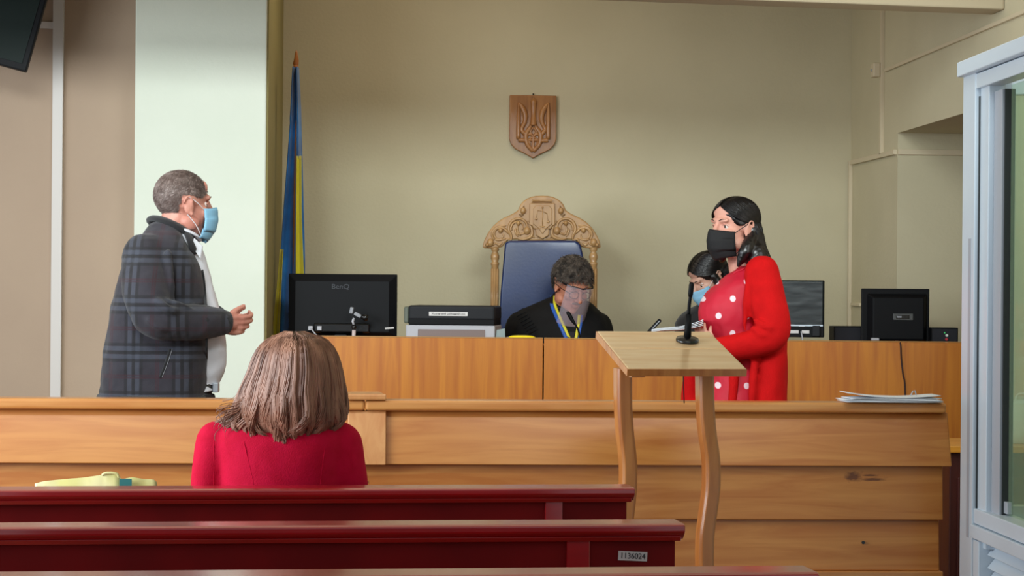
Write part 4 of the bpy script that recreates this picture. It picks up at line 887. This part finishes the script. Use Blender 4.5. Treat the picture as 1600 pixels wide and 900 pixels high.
# ------------------------------------------------------------------ standing woman in red
t, L = person(1150, 8.85, 'standing woman with long black hair, black mask and bright red cardigan')
def dots(nt, b, tc, mp):
    base = b.inputs['Base Color'].links[0].from_socket
    for off in ((0.008,.0,.01),(.061,.0,.076)):
        a = nt.nodes.new('ShaderNodeVectorMath'); a.operation = 'ADD'; a.inputs[1].default_value = (off[0]+5,0,off[2]+5); nt.links.new(tc.outputs['Object'], a.inputs[0])
        d = nt.nodes.new('ShaderNodeVectorMath'); d.operation = 'MULTIPLY'; d.inputs[1].default_value = (1/.106,0,1/.132); nt.links.new(a.outputs[0], d.inputs[0])
        f_ = nt.nodes.new('ShaderNodeVectorMath'); f_.operation = 'FRACTION'; nt.links.new(d.outputs[0], f_.inputs[0])
        s = nt.nodes.new('ShaderNodeVectorMath'); s.operation = 'SUBTRACT'; s.inputs[1].default_value = (.5,0,.5); nt.links.new(f_.outputs[0], s.inputs[0])
        q = nt.nodes.new('ShaderNodeVectorMath'); q.operation = 'MULTIPLY'; q.inputs[1].default_value = (.106,0,.118); nt.links.new(s.outputs[0], q.inputs[0])
        ln = nt.nodes.new('ShaderNodeVectorMath'); ln.operation = 'LENGTH'; nt.links.new(q.outputs[0], ln.inputs[0])
        mr = nt.nodes.new('ShaderNodeMapRange'); mr.inputs[1].default_value = .0098; mr.inputs[2].default_value = .0118; mr.inputs[3].default_value = 1; mr.inputs[4].default_value = 0; nt.links.new(ln.outputs['Value'], mr.inputs[0])
        mx = nt.nodes.new('ShaderNodeMix'); mx.data_type = 'RGBA'; mx.inputs[7].default_value = lin((238,214,222)); nt.links.new(mr.outputs[0], mx.inputs[0]); nt.links.new(base, mx.inputs[6]); base = mx.outputs[2]
    nt.links.new(base, b.inputs['Base Color'])
m_dress = mat('crimson_dotted_cloth', (196,16,48), .65, c2=(186,12,42), ns=5, extra=dots); m_card = mat('bright_red_knit', (196,8,12), .85, c2=(186,6,9), ns=20, spec=.2, bump=.2, bscale=260)
th = math.radians(37); Mh = frame((-math.cos(th), -math.sin(th), -.02), (0,0,1)); Ch = L(1147,358,0)
b = MB(); g = head(b, Ch, Mh, L(1163,420,.02), k=.96)
b.loft([R_(640,1125,1205,0,.12),R_(560,1120,1205,0,.11),R_(500,1108,1205,0,.12),R_(460,1118,1200,0,.12),R_(435,1138,1196,0,.12),R_(418,1150,1188,0,.07)], n=24)
b.chain([(L(1192,430,-.14),.045),(L(1206,525,-.2),.038),(L(1150,545,-.22),.033),(L(1122,560,-.2),.025)])
b.chain([(L(1175,430,.14),.045),(L(1150,520,.2),.038),(L(1080,545,.12),.030),(L(1040,540,.02),.024)])
for ys in (-.08,.08): b.chain([(Vector((L(1165,0).x,ys,.85)),.09),(Vector((L(1165,0).x,ys,.47)),.055),(Vector((L(1168,0).x,ys,.08)),.036)])
hand(b, L(1122,560,-.2), (-.50,.1,.80), (.5,-.8,.3), (-.4,.3,-.2), .86, curl=(.25,.25,.3,.35))
hand(b, L(1040,548,.02), (-.8,-.3,.2), (-.2,-.5,.8), (.3,-.8,0), .86, curl=(.7,.7,.7,.7))
b.build('body', m_skin2, t, remesh=.0042, sm=3)
eyes(t, g, Mh, m_skin2, .96); m_bhair = hair_mat('glossy_black_hair', (20,17,20), (11,9,12), .3); brows(t, g, m_bhair, .9)
for s, r_ in (): 
    MB().tube([g(s*.018,.083,.012),g(s*.030,.085,.0185),g(s*.044,.077,.012)], .0022, 8, res=4).build('eyelid', m_skin2, t, smooth=True)
m_bmask = mat('black_mask_fabric', (16,16,19), .8, bump=.15, bscale=60)
mask(t, g, Mh, m_bmask, 'face_mask', top=.0, bot=-.126, wide=1.2, k=.96, pleat=.0008)
MB().ell(g(-.085,-.002,-.042),.005).build('earring', mat('gold_metal',(200,160,90),.25,metal=1), t, smooth=True)
b = MB(); K = .96
for c, r in (((0,-.030,.036),(.080,.088,.086)),((0,-.06,-.02),(.076,.058,.08))): b.ell(g(*c), [q*K for q in r], Mh, 24, 16)
b.chain([(g(-.05,-.045,-.01),.04),(g(-.045,-.06,-.07),.045),(L(1178,398,-.06),.048),(L(1194,410,-.05),.032),(L(1208,416,-.03),.010)])
b.chain([(g(-.01,-.075,-.0),.052),(L(1180,384,-.02),.044),(L(1190,399,-.03),.034),(L(1202,410,-.03),.018),(L(1211,415,-.03),.006)])
b.chain([(g(.02,-.07,-.02),.055),(g(.02,-.075,-.09),.05),(L(1182,408,.04),.04)])
b.chain([(g(-.072,-.028,-.03),.022),(L(1166,388,-.10),.024),(L(1159,404,-.10),.020),(L(1154,415,-.10),.008)])
b.chain([(g(.07,-.01,-.02),.022),(g(.075,-.01,-.09),.022),(L(1128,405,.08),.014)])
hr = b.build('hair', m_bhair, t, remesh=.005, sm=4, disp=[(.004,.012,1)])
def fallw(az, rng):
    s, f = math.sin(az), -math.cos(az); k = rng.uniform(.9,1.08)
    return [(.084*s*k,-.024+.090*f*k,-.0),(.085*s*k,-.034+.085*f*k,-.05),(.080*s*k,-.050+.075*f*k,-.09),(.07*s*k-.0,-.070+.070*f*k,-.125),(.06*s*k,-.095+.06*f*k,-.145-.02*rng.random())]
short_hair(t, g, Mh, m_bhair, hlw, n=200, ln=.01, rad=(.0785,.100,.090), cen=(0,-.012,.036), k=.96)
part_hair(t, g, m_bhair, 6000, (.0815,.1035,.0935), (0,-.012,.036), fallw, hr, r=.0012, seed=4)
# dress
b = MB().loft([R_(760,1078,1215,0,.21),R_(640,1086,1205,0,.19),R_(590,1098,1205,0,.165),R_(550,1102,1200,0,.15),R_(520,1097,1200,0,.15),R_(498,1090.5,1200,0,.155),R_(478,1092,1200,0,.155),R_(458,1104,1198,0,.15),R_(440,1124,1195,0,.135),R_(426,1142,1190,0,.10),R_(416,1153,1184,0,.068)], n=40, p=2.1)
dr = b.build('dress', m_dress, t, remesh=.008, sm=3, disp=[(.014,.07,2)])
for ys in (-.08,.08): MB().loft([(L(1150,0).x,ys,.0,.12,.04),(L(1150,0).x,ys,.03,.12,.042),(L(1156,0).x,ys,.06,.09,.04),(L(1166,0).x,ys,.1,.045,.035)], p=2.4).build('shoe', m_shoe, t, smooth=True)
# cardigan
b = MB().loft([R_(760,1150,1232,-.02,.21),R_(640,1152,1228,-.02,.20),R_(580,1158,1229,-.02,.185),R_(545,1162,1228,-.02,.18),R_(500,1164,1226,-.02,.18),R_(465,1162,1222,-.01,.18),R_(435,1160,1214,0,.175),R_(418,1163,1206,0,.14),R_(406,1168,1198,.0,.09)], n=40, p=2.2)
b.chain([(L(1190,428,-.13),.072),(L(1197,460,-.17),.072),(L(1205,495,-.20),.070),(L(1208,520,-.21),.066),(L(1190,533,-.225),.060),(L(1160,541,-.225),.053),(L(1135,543,-.21),.046),(L(1122,542,-.2),.040)], res=5, n=18)
b.chain([(L(1172,430,.13),.07),(L(1158,500,.19),.06),(L(1140,530,.18),.055),(L(1095,545,.14),.042),(L(1060,545,.08),.036)], n=16)
for pts in ([(L(1180,500,-.26),.009),(L(1200,512,-.275),.013),(L(1222,506,-.24),.008)], [(L(1176,512,-.265),.008),(L(1192,524,-.28),.012),(L(1212,522,-.26),.008)], [(L(1170,430,-.17),.012),(L(1166,470,-.185),.014),(L(1164,515,-.18),.010)], [(L(1178,440,-.2),.010),(L(1180,475,-.22),.012),(L(1184,500,-.23),.008)], [(L(1150,560,-.16),.018),(L(1146,600,-.17),.022),(L(1143,660,-.18),.022)], [(L(1180,555,-.2),.014),(L(1176,600,-.21),.016),(L(1174,660,-.21),.016)], [(L(1205,555,-.18),.012),(L(1204,600,-.19),.016),(L(1206,660,-.19),.016)]): b.chain(pts, n=10)
cg = b.build('cardigan', m_card, t, remesh=.008, sm=5, disp=[(.014,.12,1)])
b = MB(); b.chain([(L(1108,535,.10),.02),(L(1092,570,.12),.035),(L(1082,600,.13),.04),(L(1080,660,.14),.045)]); b.build('cardigan_flap', m_card, t, remesh=.008, sm=4, disp=[(.01,.08,1)])
hd = hitter(dr, t)
MB().tube([hd(1146,428,.002),hd(1152,424,.004),hd(1158,422,.006),hd(1163,419,.006)], .004, 8, res=4).build('neckline_trim', m_dress, t, smooth=True) 
# pen and papers in her hands
p = W(1022,508,8.66); o = MB(); ta = thing('pen', 'black pen sticking up above the lectern edge', 'pen', W(1017,514,8.7)); i_ = inv(ta); q0, q1 = i_@W(1009,524,8.7), i_@W(1032,499.5,8.68)
MB().tube([q0,q0.lerp(q1,.05),q0.lerp(q1,.95),q1], [.003,.0075,.008,.005], 12).build('barrel', m_blk, ta, smooth=True); MB().tube([q0.lerp(q1,.45)+Vector((0,-.009,0)),q1.lerp(q0,.08)+Vector((0,-.010,0))], .0016, 6).build('clip', m_grey, ta)
q = W(1060,512,8.72); ta = thing('papers', 'curved white sheets of paper held by woman in red behind lectern', 'papers', q); i_ = inv(ta)
for k_ in range(4):
    line = [(1018,515+k_*1.1),(1035,512.5+k_*1.1),(1060,510.5+k_*1.4),(1082,505.5+k_*2.2),(1099,499.5+k_*2.8)]; qq = catmull(line, 5); n = len(qq)-1
    def sh_(u, v, k_=k_): a = qq[min(n,int(round(u*n)))]; return i_@W(a[0], a[1]+(v*1.5), 8.62+.17*v)
    MB().grid(sh_, n, 4).build('sheet', m_paper, ta, smooth=True, solid=.0016)
# ------------------------------------------------------------------ seated woman, seen from behind
t, L = person(440, 5.80, 'seated woman seen from behind, shoulder-length light brown hair, crimson jacket')
m_jack = mat('crimson_wool', (216,12,62), .85, c2=(206,8,54), ns=30, spec=.2, bump=.2, bscale=300)
Mh = frame((.08,1,-.05)); Ch = L(462,598,0)
b = MB(); g = head(b, Ch, Mh, L(450,668,0))
b.loft([(L(440,0).x,.0,.47,.19,.14),(L(440,0).x,.0,.6,.16,.12),R_(757,350,530,0,.10),R_(700,340,545,0,.10),R_(675,350,535,0,.09),R_(655,400,500,0,.055)], n=24)
for s, px in ((-1,345),(1,540)):
    x = L(px,0).x; b.chain([(Vector((x,0,L(0,682).z)),.042),(Vector((x+s*.02,.0,.72)),.038),(Vector((x,.2,.66)),.03),(Vector((x-s*.08,.36,.62)),.025)])
    hand(b, (x-s*.08,.36,.62), (-s*.3,1,-.2), (0,.1,1), (-s,.2,0), .86, curl=(.4,.4,.4,.4))
    xx = L(440,0).x+s*.09; b.chain([(Vector((xx,.05,.53)),.08),(Vector((xx,.45,.52)),.062),(Vector((xx,.50,.30)),.05),(Vector((xx,.47,.07)),.036)])
b.build('body', m_skin4, t, remesh=.006, sm=3)
b = MB().loft([(L(440,0).x,.02,.50,.20,.15),R_(800,345,537,.0,.125),R_(757,345,537,0,.125),R_(720,342,540,0,.125),R_(690,338,545,0,.12),R_(672,345,540,0,.108),R_(660,362,526,0,.09),R_(650,385,505,.0,.07),R_(640,400,495,.0,.06)], n=44, p=2.3)
for s, px in ((-1,348),(1,535)):
    x = L(px,0).x; b.chain([(Vector((x+s*.002,0,L(0,690).z)),.058),(Vector((x+s*.012,-.005,L(0,720).z)),.056),(Vector((x+s*.019,0,L(0,757).z)),.055),(Vector((x+s*.02,.02,.72)),.052),(Vector((x+s*.0,.20,.67)),.045),(Vector((x-s*.07,.33,.63)),.036)], n=18, res=5)
    b.chain([(Vector((x-s*.025,-.015,L(0,674).z)),.030),(Vector((x+s*.012,-.01,L(0,682).z)),.034),(Vector((x+s*.026,-.005,L(0,694).z)),.026)], n=14)
jk = b.build('jacket', m_jack, t, remesh=.007, sm=5, disp=[(.010,.12,1)])
h_ = hitter(jk, t)
for ln in ([(333,668),(334,690),(334,715),(334,745),(334,762)],[(375,662),(381,690),(388,720),(394,745),(397,762)],[(515,668),(508,700),(503,735),(500,762)],[(548,668),(549,700),(550,735),(552,762)]):
    MB().tube([h_(x,y,-.0004) for x, y in ln], .0011, 6, res=3).build('seam', m_jack, t, smooth=True)
b = MB()
for s in (-1,1): xx = L(440,0).x+s*.09; b.chain([(Vector((xx,.0,.555)),.10),(Vector((xx,.45,.54)),.078),(Vector((xx,.52,.32)),.066),(Vector((xx,.50,.14)),.06)])
b.ell((L(440,0).x,.0,.56),(.20,.16,.10)); b.build('trousers', m_trou, t, remesh=.012, sm=3)
for s in (-1,1): MB().loft([(L(440,0).x+s*.09,.56,.0,.045,.13),(L(440,0).x+s*.09,.56,.03,.045,.13),(L(440,0).x+s*.09,.54,.06,.04,.1),(L(440,0).x+s*.09,.49,.11,.035,.045)], p=2.4).build('shoe', m_shoe, t, smooth=True)
m_brh = mat('light_brown_hair', (208,156,130), .42, c2=(98,60,44), ns=1, detail=2, scale=(36,36,3.5), spec=.5, ramp=(.25,.75))
env = [(519,446,476,.04),(525,428,502,.075),(537,411,517,.10),(556,399,527,.112),(580,391,533,.118),(605,381,536,.122),(630,373,538,.122),(652,369,538,.115),(666,374,530,.10),(680,392,516,.085),(690,412,505,.07)]
q0 = [(lambda a, c: ((a.x+c.x)/2, -.01, (a.z+c.z)/2, (c.x-a.x)/2-.012, ry-.006))(L(l,y), L(r,y)) for y,l,r,ry in env]
b = MB().loft(q0[:-1], n=40, p=2.05); hr = b.build('hair', m_brh, t, remesh=.006, sm=3, disp=[(.008,.03,2)])
qe = catmull(q0, 5); ze = [a[2] for a in qe]
def at_z(z):
    for i in range(len(qe)-1):
        if qe[i][2] >= z >= qe[i+1][2]:
            w_ = (qe[i][2]-z)/max(1e-6,qe[i][2]-qe[i+1][2]); return [qe[i][j]+(qe[i+1][j]-qe[i][j])*w_ for j in range(5)]
    return list(qe[0]) if z > qe[0][2] else list(qe[-1])
rng = random.Random(11); paths = []; NC = 150
cl = [(rng.uniform(-PI*.02,PI*1.02), rng.uniform(0,6.28), rng.uniform(.5,1.4), rng.uniform(-1,1), rng.uniform(-.006,.010), rng.uniform(-.030,.008)) for _ in range(NC)]
ztop = L(462,516).z
for i in range(9000):
    c = cl[i%NC]; az = c[0]+rng.gauss(0,.026); jx = rng.gauss(0,.0012)
    zend = L(0,690).z+c[5]+.040*abs(math.cos(c[0]))**1.5+rng.uniform(-.004,.010); z0_ = ztop-.002-rng.random()**2*.10; pts = []; N = 15
    for k in range(N):
        t_ = k/(N-1); z = z0_+(zend-z0_)*t_ if t_ > 0 else z0_
        a = at_z(z); lower = max(0,(t_-.45)/.55)
        ex = c[4]*(.3+t_)+jx+.003; wav = .15*lower*math.sin(t_*7*c[2]+c[1]); aa = az+wav+.05*math.sin(t_*3+c[1])*t_
        curl = max(0,(t_-.78)/.22)**1.6
        rr_ = 1-.30*curl*(1 if c[3] > -.2 else -.5)
        x = a[0]+(a[3]+ex+.006+.013*lower*math.sin(t_*9*c[2]+c[1]*2))*math.cos(aa)*rr_; y = a[1]-(a[4]+ex+.006+.013*lower*math.cos(t_*8*c[2]+c[1]))*math.sin(aa)*rr_
        pts.append(Vector((x+c[3]*.045*curl, y, z+.022*curl*curl*(1+c[3]))))
    paths.append(pts)
strand_mesh('hair_strands', paths, m_brh, t, .0016, parent=hr)
# flyaway lock on left shoulder
paths = []
for i in range(60):
    o_ = Vector((rng.gauss(0,.003),rng.gauss(0,.003),rng.gauss(0,.003))); q = catmull([tuple(L(x,y,-.07)+o_*(1+k)) for k,(x,y) in enumerate([(400,600),(385,625),(372,640),(358,645),(349,652),(352,658),(364,659),(374,655)])], 3); paths.append([Vector(p) for p in q][:rng.randint(12,22)])
strand_mesh('hair_strands', paths, m_brh, t, .0009, parent=hr)
# ------------------------------------------------------------------ judge
t, L = person(878, 10.98, 'seated judge in black robe with clear face shield, reading on the throne chair', .12)
m_robe = mat('black_robe_cloth', (12,12,15), .75, c2=(8,8,10), ns=6, spec=.25)
fdir = Vector((.36,-.80,-.42)); Mh = frame(fdir, (0,0,1), math.radians(-4)); Ch = L(893,447,-.10)
b = MB(); g = head(b, Ch, Mh, L(886,490,.0))
b.loft([(0,.10,.45,.19,.16),R_(600,815,940,.06,.14),R_(540,812,942,.03,.14),R_(500,820,935,.02,.12),R_(480,845,918,.02,.08)], n=24)
for s, px in ((-1,812),(1,944)):
    x = L(px,0).x; b.chain([(Vector((x,.03,L(0,505).z)),.05),(Vector((x+s*.03,.0,.82)),.040),(Vector((x-s*.01,-.10,.72)),.034),(Vector((x-s*.10,-.18,.68)),.028)])
    xx = s*.1; b.chain([(Vector((xx,.1,.50)),.08),(Vector((xx,-.18,.50)),.062),(Vector((xx,-.20,.28)),.05),(Vector((xx,-.16,.06)),.04)])
    hand(b, (x-s*.10,-.18,.68), (-s*.8,-.3,-.2), (0,.1,1), (-s*.2,-1,0), .9, curl=(.4,.4,.4,.4))
b.build('body', m_skin3, t, remesh=.005, sm=3)
eyes(t, g, Mh, m_skin3, look=(0,1,-1)); m_jhair = hair_mat('dark_greying_curls', (108,96,86), (30,25,23), .5, ns=38); brows(t, g, m_jhair)
for s in (-1,1): MB().tube([g(s*.018,.084,.012),g(s*.031,.087,.013),g(s*.045,.078,.010)], .0045, 8, res=4).build('eyelid', m_skin3, t, smooth=True)
MB().tube([g(-.026,.097,-.047),g(0,.104,-.044),g(.026,.097,-.047)], [.003,.005,.003], 8, res=4).build('moustache', m_jhair, t, smooth=True)
def hlj(s, f):
    if f < -.035: return -.055
    if f < .02: return .030
    if f < .055: return .045
    return .050+(f-.055)*.6
short_hair(t, g, Mh, m_jhair, hlj, n=7000, ln=.036, rad=(.082,.103,.094), curl=.7, r=.0011, sweep=(0,.2,-.3))
# robe
b = MB().loft([(0,.08,.45,.30,.26),R_(640,800,955,.04,.19),R_(560,793,962,.01,.17),R_(530,794,958,.0,.155),R_(505,799,951,.0,.14),R_(488,811,940,.01,.12),R_(475,834,926,.02,.10),R_(464,860,908,.03,.082),R_(456,866,902,.03,.075)], n=44, p=2.2)
for s, px in ((-1,818),(1,938)):
    x = L(px,0).x; b.chain([(Vector((x,.02,L(0,503).z)),.072),(Vector((x+s*.010,.0,L(0,520).z)),.075),(Vector((x+s*.020,.0,L(0,550).z)),.08),(Vector((x+s*.03,-.0,.80)),.08),(Vector((x-s*.04,-.13,.72)),.06)], n=18, res=5)
rb = b.build('robe', m_robe, t, remesh=.008, sm=4, disp=[(.010,.08,1)])
hr_ = hitter(rb, t)
for s in range(8):
    x = 811+s*3.0; y = 485+s*4.6
    MB().tube([hr_(x+8,y-3,.001),hr_(x+2,y,.004),hr_(x-6,y+5,.001)], .0035, 6, res=3).build('pleat', m_robe, t, smooth=True)
def ribbon(name, pts, w, mt):
    q = catmull([tuple(hr_(x,y,.004)) for x, y in pts], 4); b = MB(); vs_ = []; n = len(q)
    for i, p in enumerate(q):
        d_ = Vector(q[min(i+1,n-1)])-Vector(q[max(i-1,0)]); s_ = d_.cross(Vector((0,-1,0))).normalized()*w/2; p = Vector(p)
        vs_ += [p-s_, p+s_]
    b.add(vs_, [(2*i,2*i+1,2*i+3,2*i+2) for i in range(n-1)]); return b.build(name, mt, t, smooth=True, solid=.002)
m_rb = mat('ribbon_blue', (40,90,180), .5); m_ry = mat('ribbon_yellow', (220,210,50), .5)
rb_l = [(862,462),(862,476),(868,492),(876,510),(886,532)]
ribbon('blue_ribbon', rb_l, .016, m_rb); ribbon('yellow_ribbon', [(x+5,y) for x, y in rb_l], .014, m_ry)
ribbon('blue_ribbon', [(909,492),(908,505),(906,518),(904,532)], .010, m_rb); ribbon('yellow_ribbon', [(905,492),(904,505),(902,518),(899,532)], .014, m_ry)
b = MB(); b.hexa([hr_(868,478,.006),hr_(902,490,.006),hr_(897,528,.006),hr_(887,528,.006)],[hr_(868,478,.001),hr_(902,490,.001),hr_(897,528,.001),hr_(887,528,.001)]); b.build('shirt_front', mat('dark_shirt_cloth',(26,22,28),.8), t)
# glasses and face shield
gl = MB()
gl.tube([g(-.084,-.01,.030),g(-.080,.045,.034),g(-.055,.100,.040),g(0,.122,.042),(g(.055,.100,.040)),g(.080,.045,.034),g(.084,-.01,.030)], .0036, 8, res=5); o = gl.build('shield_frame', m_blk, t, smooth=True)
for s in (-1,1):
    MB().tube([g(s*(.031+.024*math.cos(a)),.106-.18*abs(.031+.024*math.cos(a))**1.2,-.000+.018*math.sin(a)) for a in [2*PI*i/20 for i in range(21)]], .0017, 6).build('lens_rim', m_blk, t)
    MB().tube([g(s*.056,.099,.006),g(s*.078,.05,.006),g(s*.084,-.01,.004)], .0018, 6, res=3).build('temple', m_blk, t)
def shf(u, v):
    a = (u-.5)*2*1.0; w_ = .082
    return g(w_*math.sin(a)*1.05, .03+.098*math.cos(a)+.004*math.sin(u*9), .045-.20*v)
MB().grid(shf, 24, 12).build('face_shield', glass('clear_shield', (240,240,246), .07, (235,225,240), .24), t, smooth=True)
# ------------------------------------------------------------------ clerk, mostly hidden
t, L = person(1112, 11.0, 'dark haired clerk in black with pale blue mask, bent down behind woman in red', .12)
Mh = frame((-.78,-.36,-.62), (0,0,1)); Ch = L(1109,434,-.06)
b = MB(); g = head(b, Ch, Mh, L(1122,482,.0), k=.96)
b.loft([(0,.06,.45,.18,.14),R_(560,1070,1160,.02,.12),R_(500,1075,1160,.0,.11),R_(482,1095,1150,0,.07)], n=24)
for s in (-1,1):
    xx = s*.1; b.chain([(Vector((xx,.05,.50)),.08),(Vector((xx,-.22,.50)),.06),(Vector((xx,-.24,.28)),.048),(Vector((xx,-.20,.06)),.036)])
    x = L(1114,0).x+s*.12; b.chain([(Vector((x,0,L(0,503).z)),.040),(Vector((x+s*.02,.0,.80)),.036),(Vector((x-s*.04,-.16,.70)),.026)]); hand(b, (x-s*.04,-.16,.70), (-s*.8,-.4,-.1), (0,.1,1), (0,-1,0), .84)
b.build('body', m_skin4, t, remesh=.005, sm=3)
eyes(t, g, Mh, m_skin4, .96, look=(0,1,-1)); brows(t, g, m_bhair, .9)
mask(t, g, Mh, m_blmask, 'face_mask', top=.002, bot=-.12, loop=m_wloop)
b = MB()
for c, r in (((0,-.030,.036),(.080,.088,.086)),((0,-.06,-.02),(.076,.058,.08))): b.ell(g(*c), [q*K for q in r], Mh, 24, 16)
b.chain([(g(-.07,.01,.02),.022),(g(-.082,.012,-.04),.020),(g(-.082,.02,-.09),.016),(g(-.07,.03,-.13),.008)])
b.chain([(g(-.03,-.06,-.02),.05),(L(1140,465,0),.05),(L(1145,490,.0),.03)])
hr = b.build('hair', m_bhair, t, remesh=.005, sm=4, disp=[(.003,.012,1)])
short_hair(t, g, Mh, m_bhair, hlw, n=200, ln=.01, rad=(.0785,.100,.090), cen=(0,-.012,.036), k=.96)
part_hair(t, g, m_bhair, 4500, (.0815,.1035,.0935), (0,-.012,.036), lambda az, rng: [(.086*math.sin(az),-.022-.09*math.cos(az),-.0),(.088*math.sin(az),-.02-.085*math.cos(az),-.05),(.086*math.sin(az),-.018-.07*math.cos(az),-.10-.03*rng.random())], hr, r=.0012, seed=9)
b = MB().loft([(0,.06,.45,.20,.16),R_(560,1052,1172,.02,.14),R_(515,1054,1172,.0,.13),R_(497,1060,1170,.0,.12),R_(484,1075,1160,.0,.095),R_(475,1092,1148,.0,.075),R_(468,1102,1142,.0,.07)], n=36, p=2.2)
for s in (-1,1): x = L(1114,0).x+s*.12; b.chain([(Vector((x,0,L(0,503).z)),.052),(Vector((x+s*.01,.0,.80)),.050),(Vector((x-s*.03,-.12,.72)),.04)])
b.build('sweater', mat('black_sweater',(16,16,20),.85,sheen=.2), t, remesh=.009, sm=4, disp=[(.008,.08,1)])
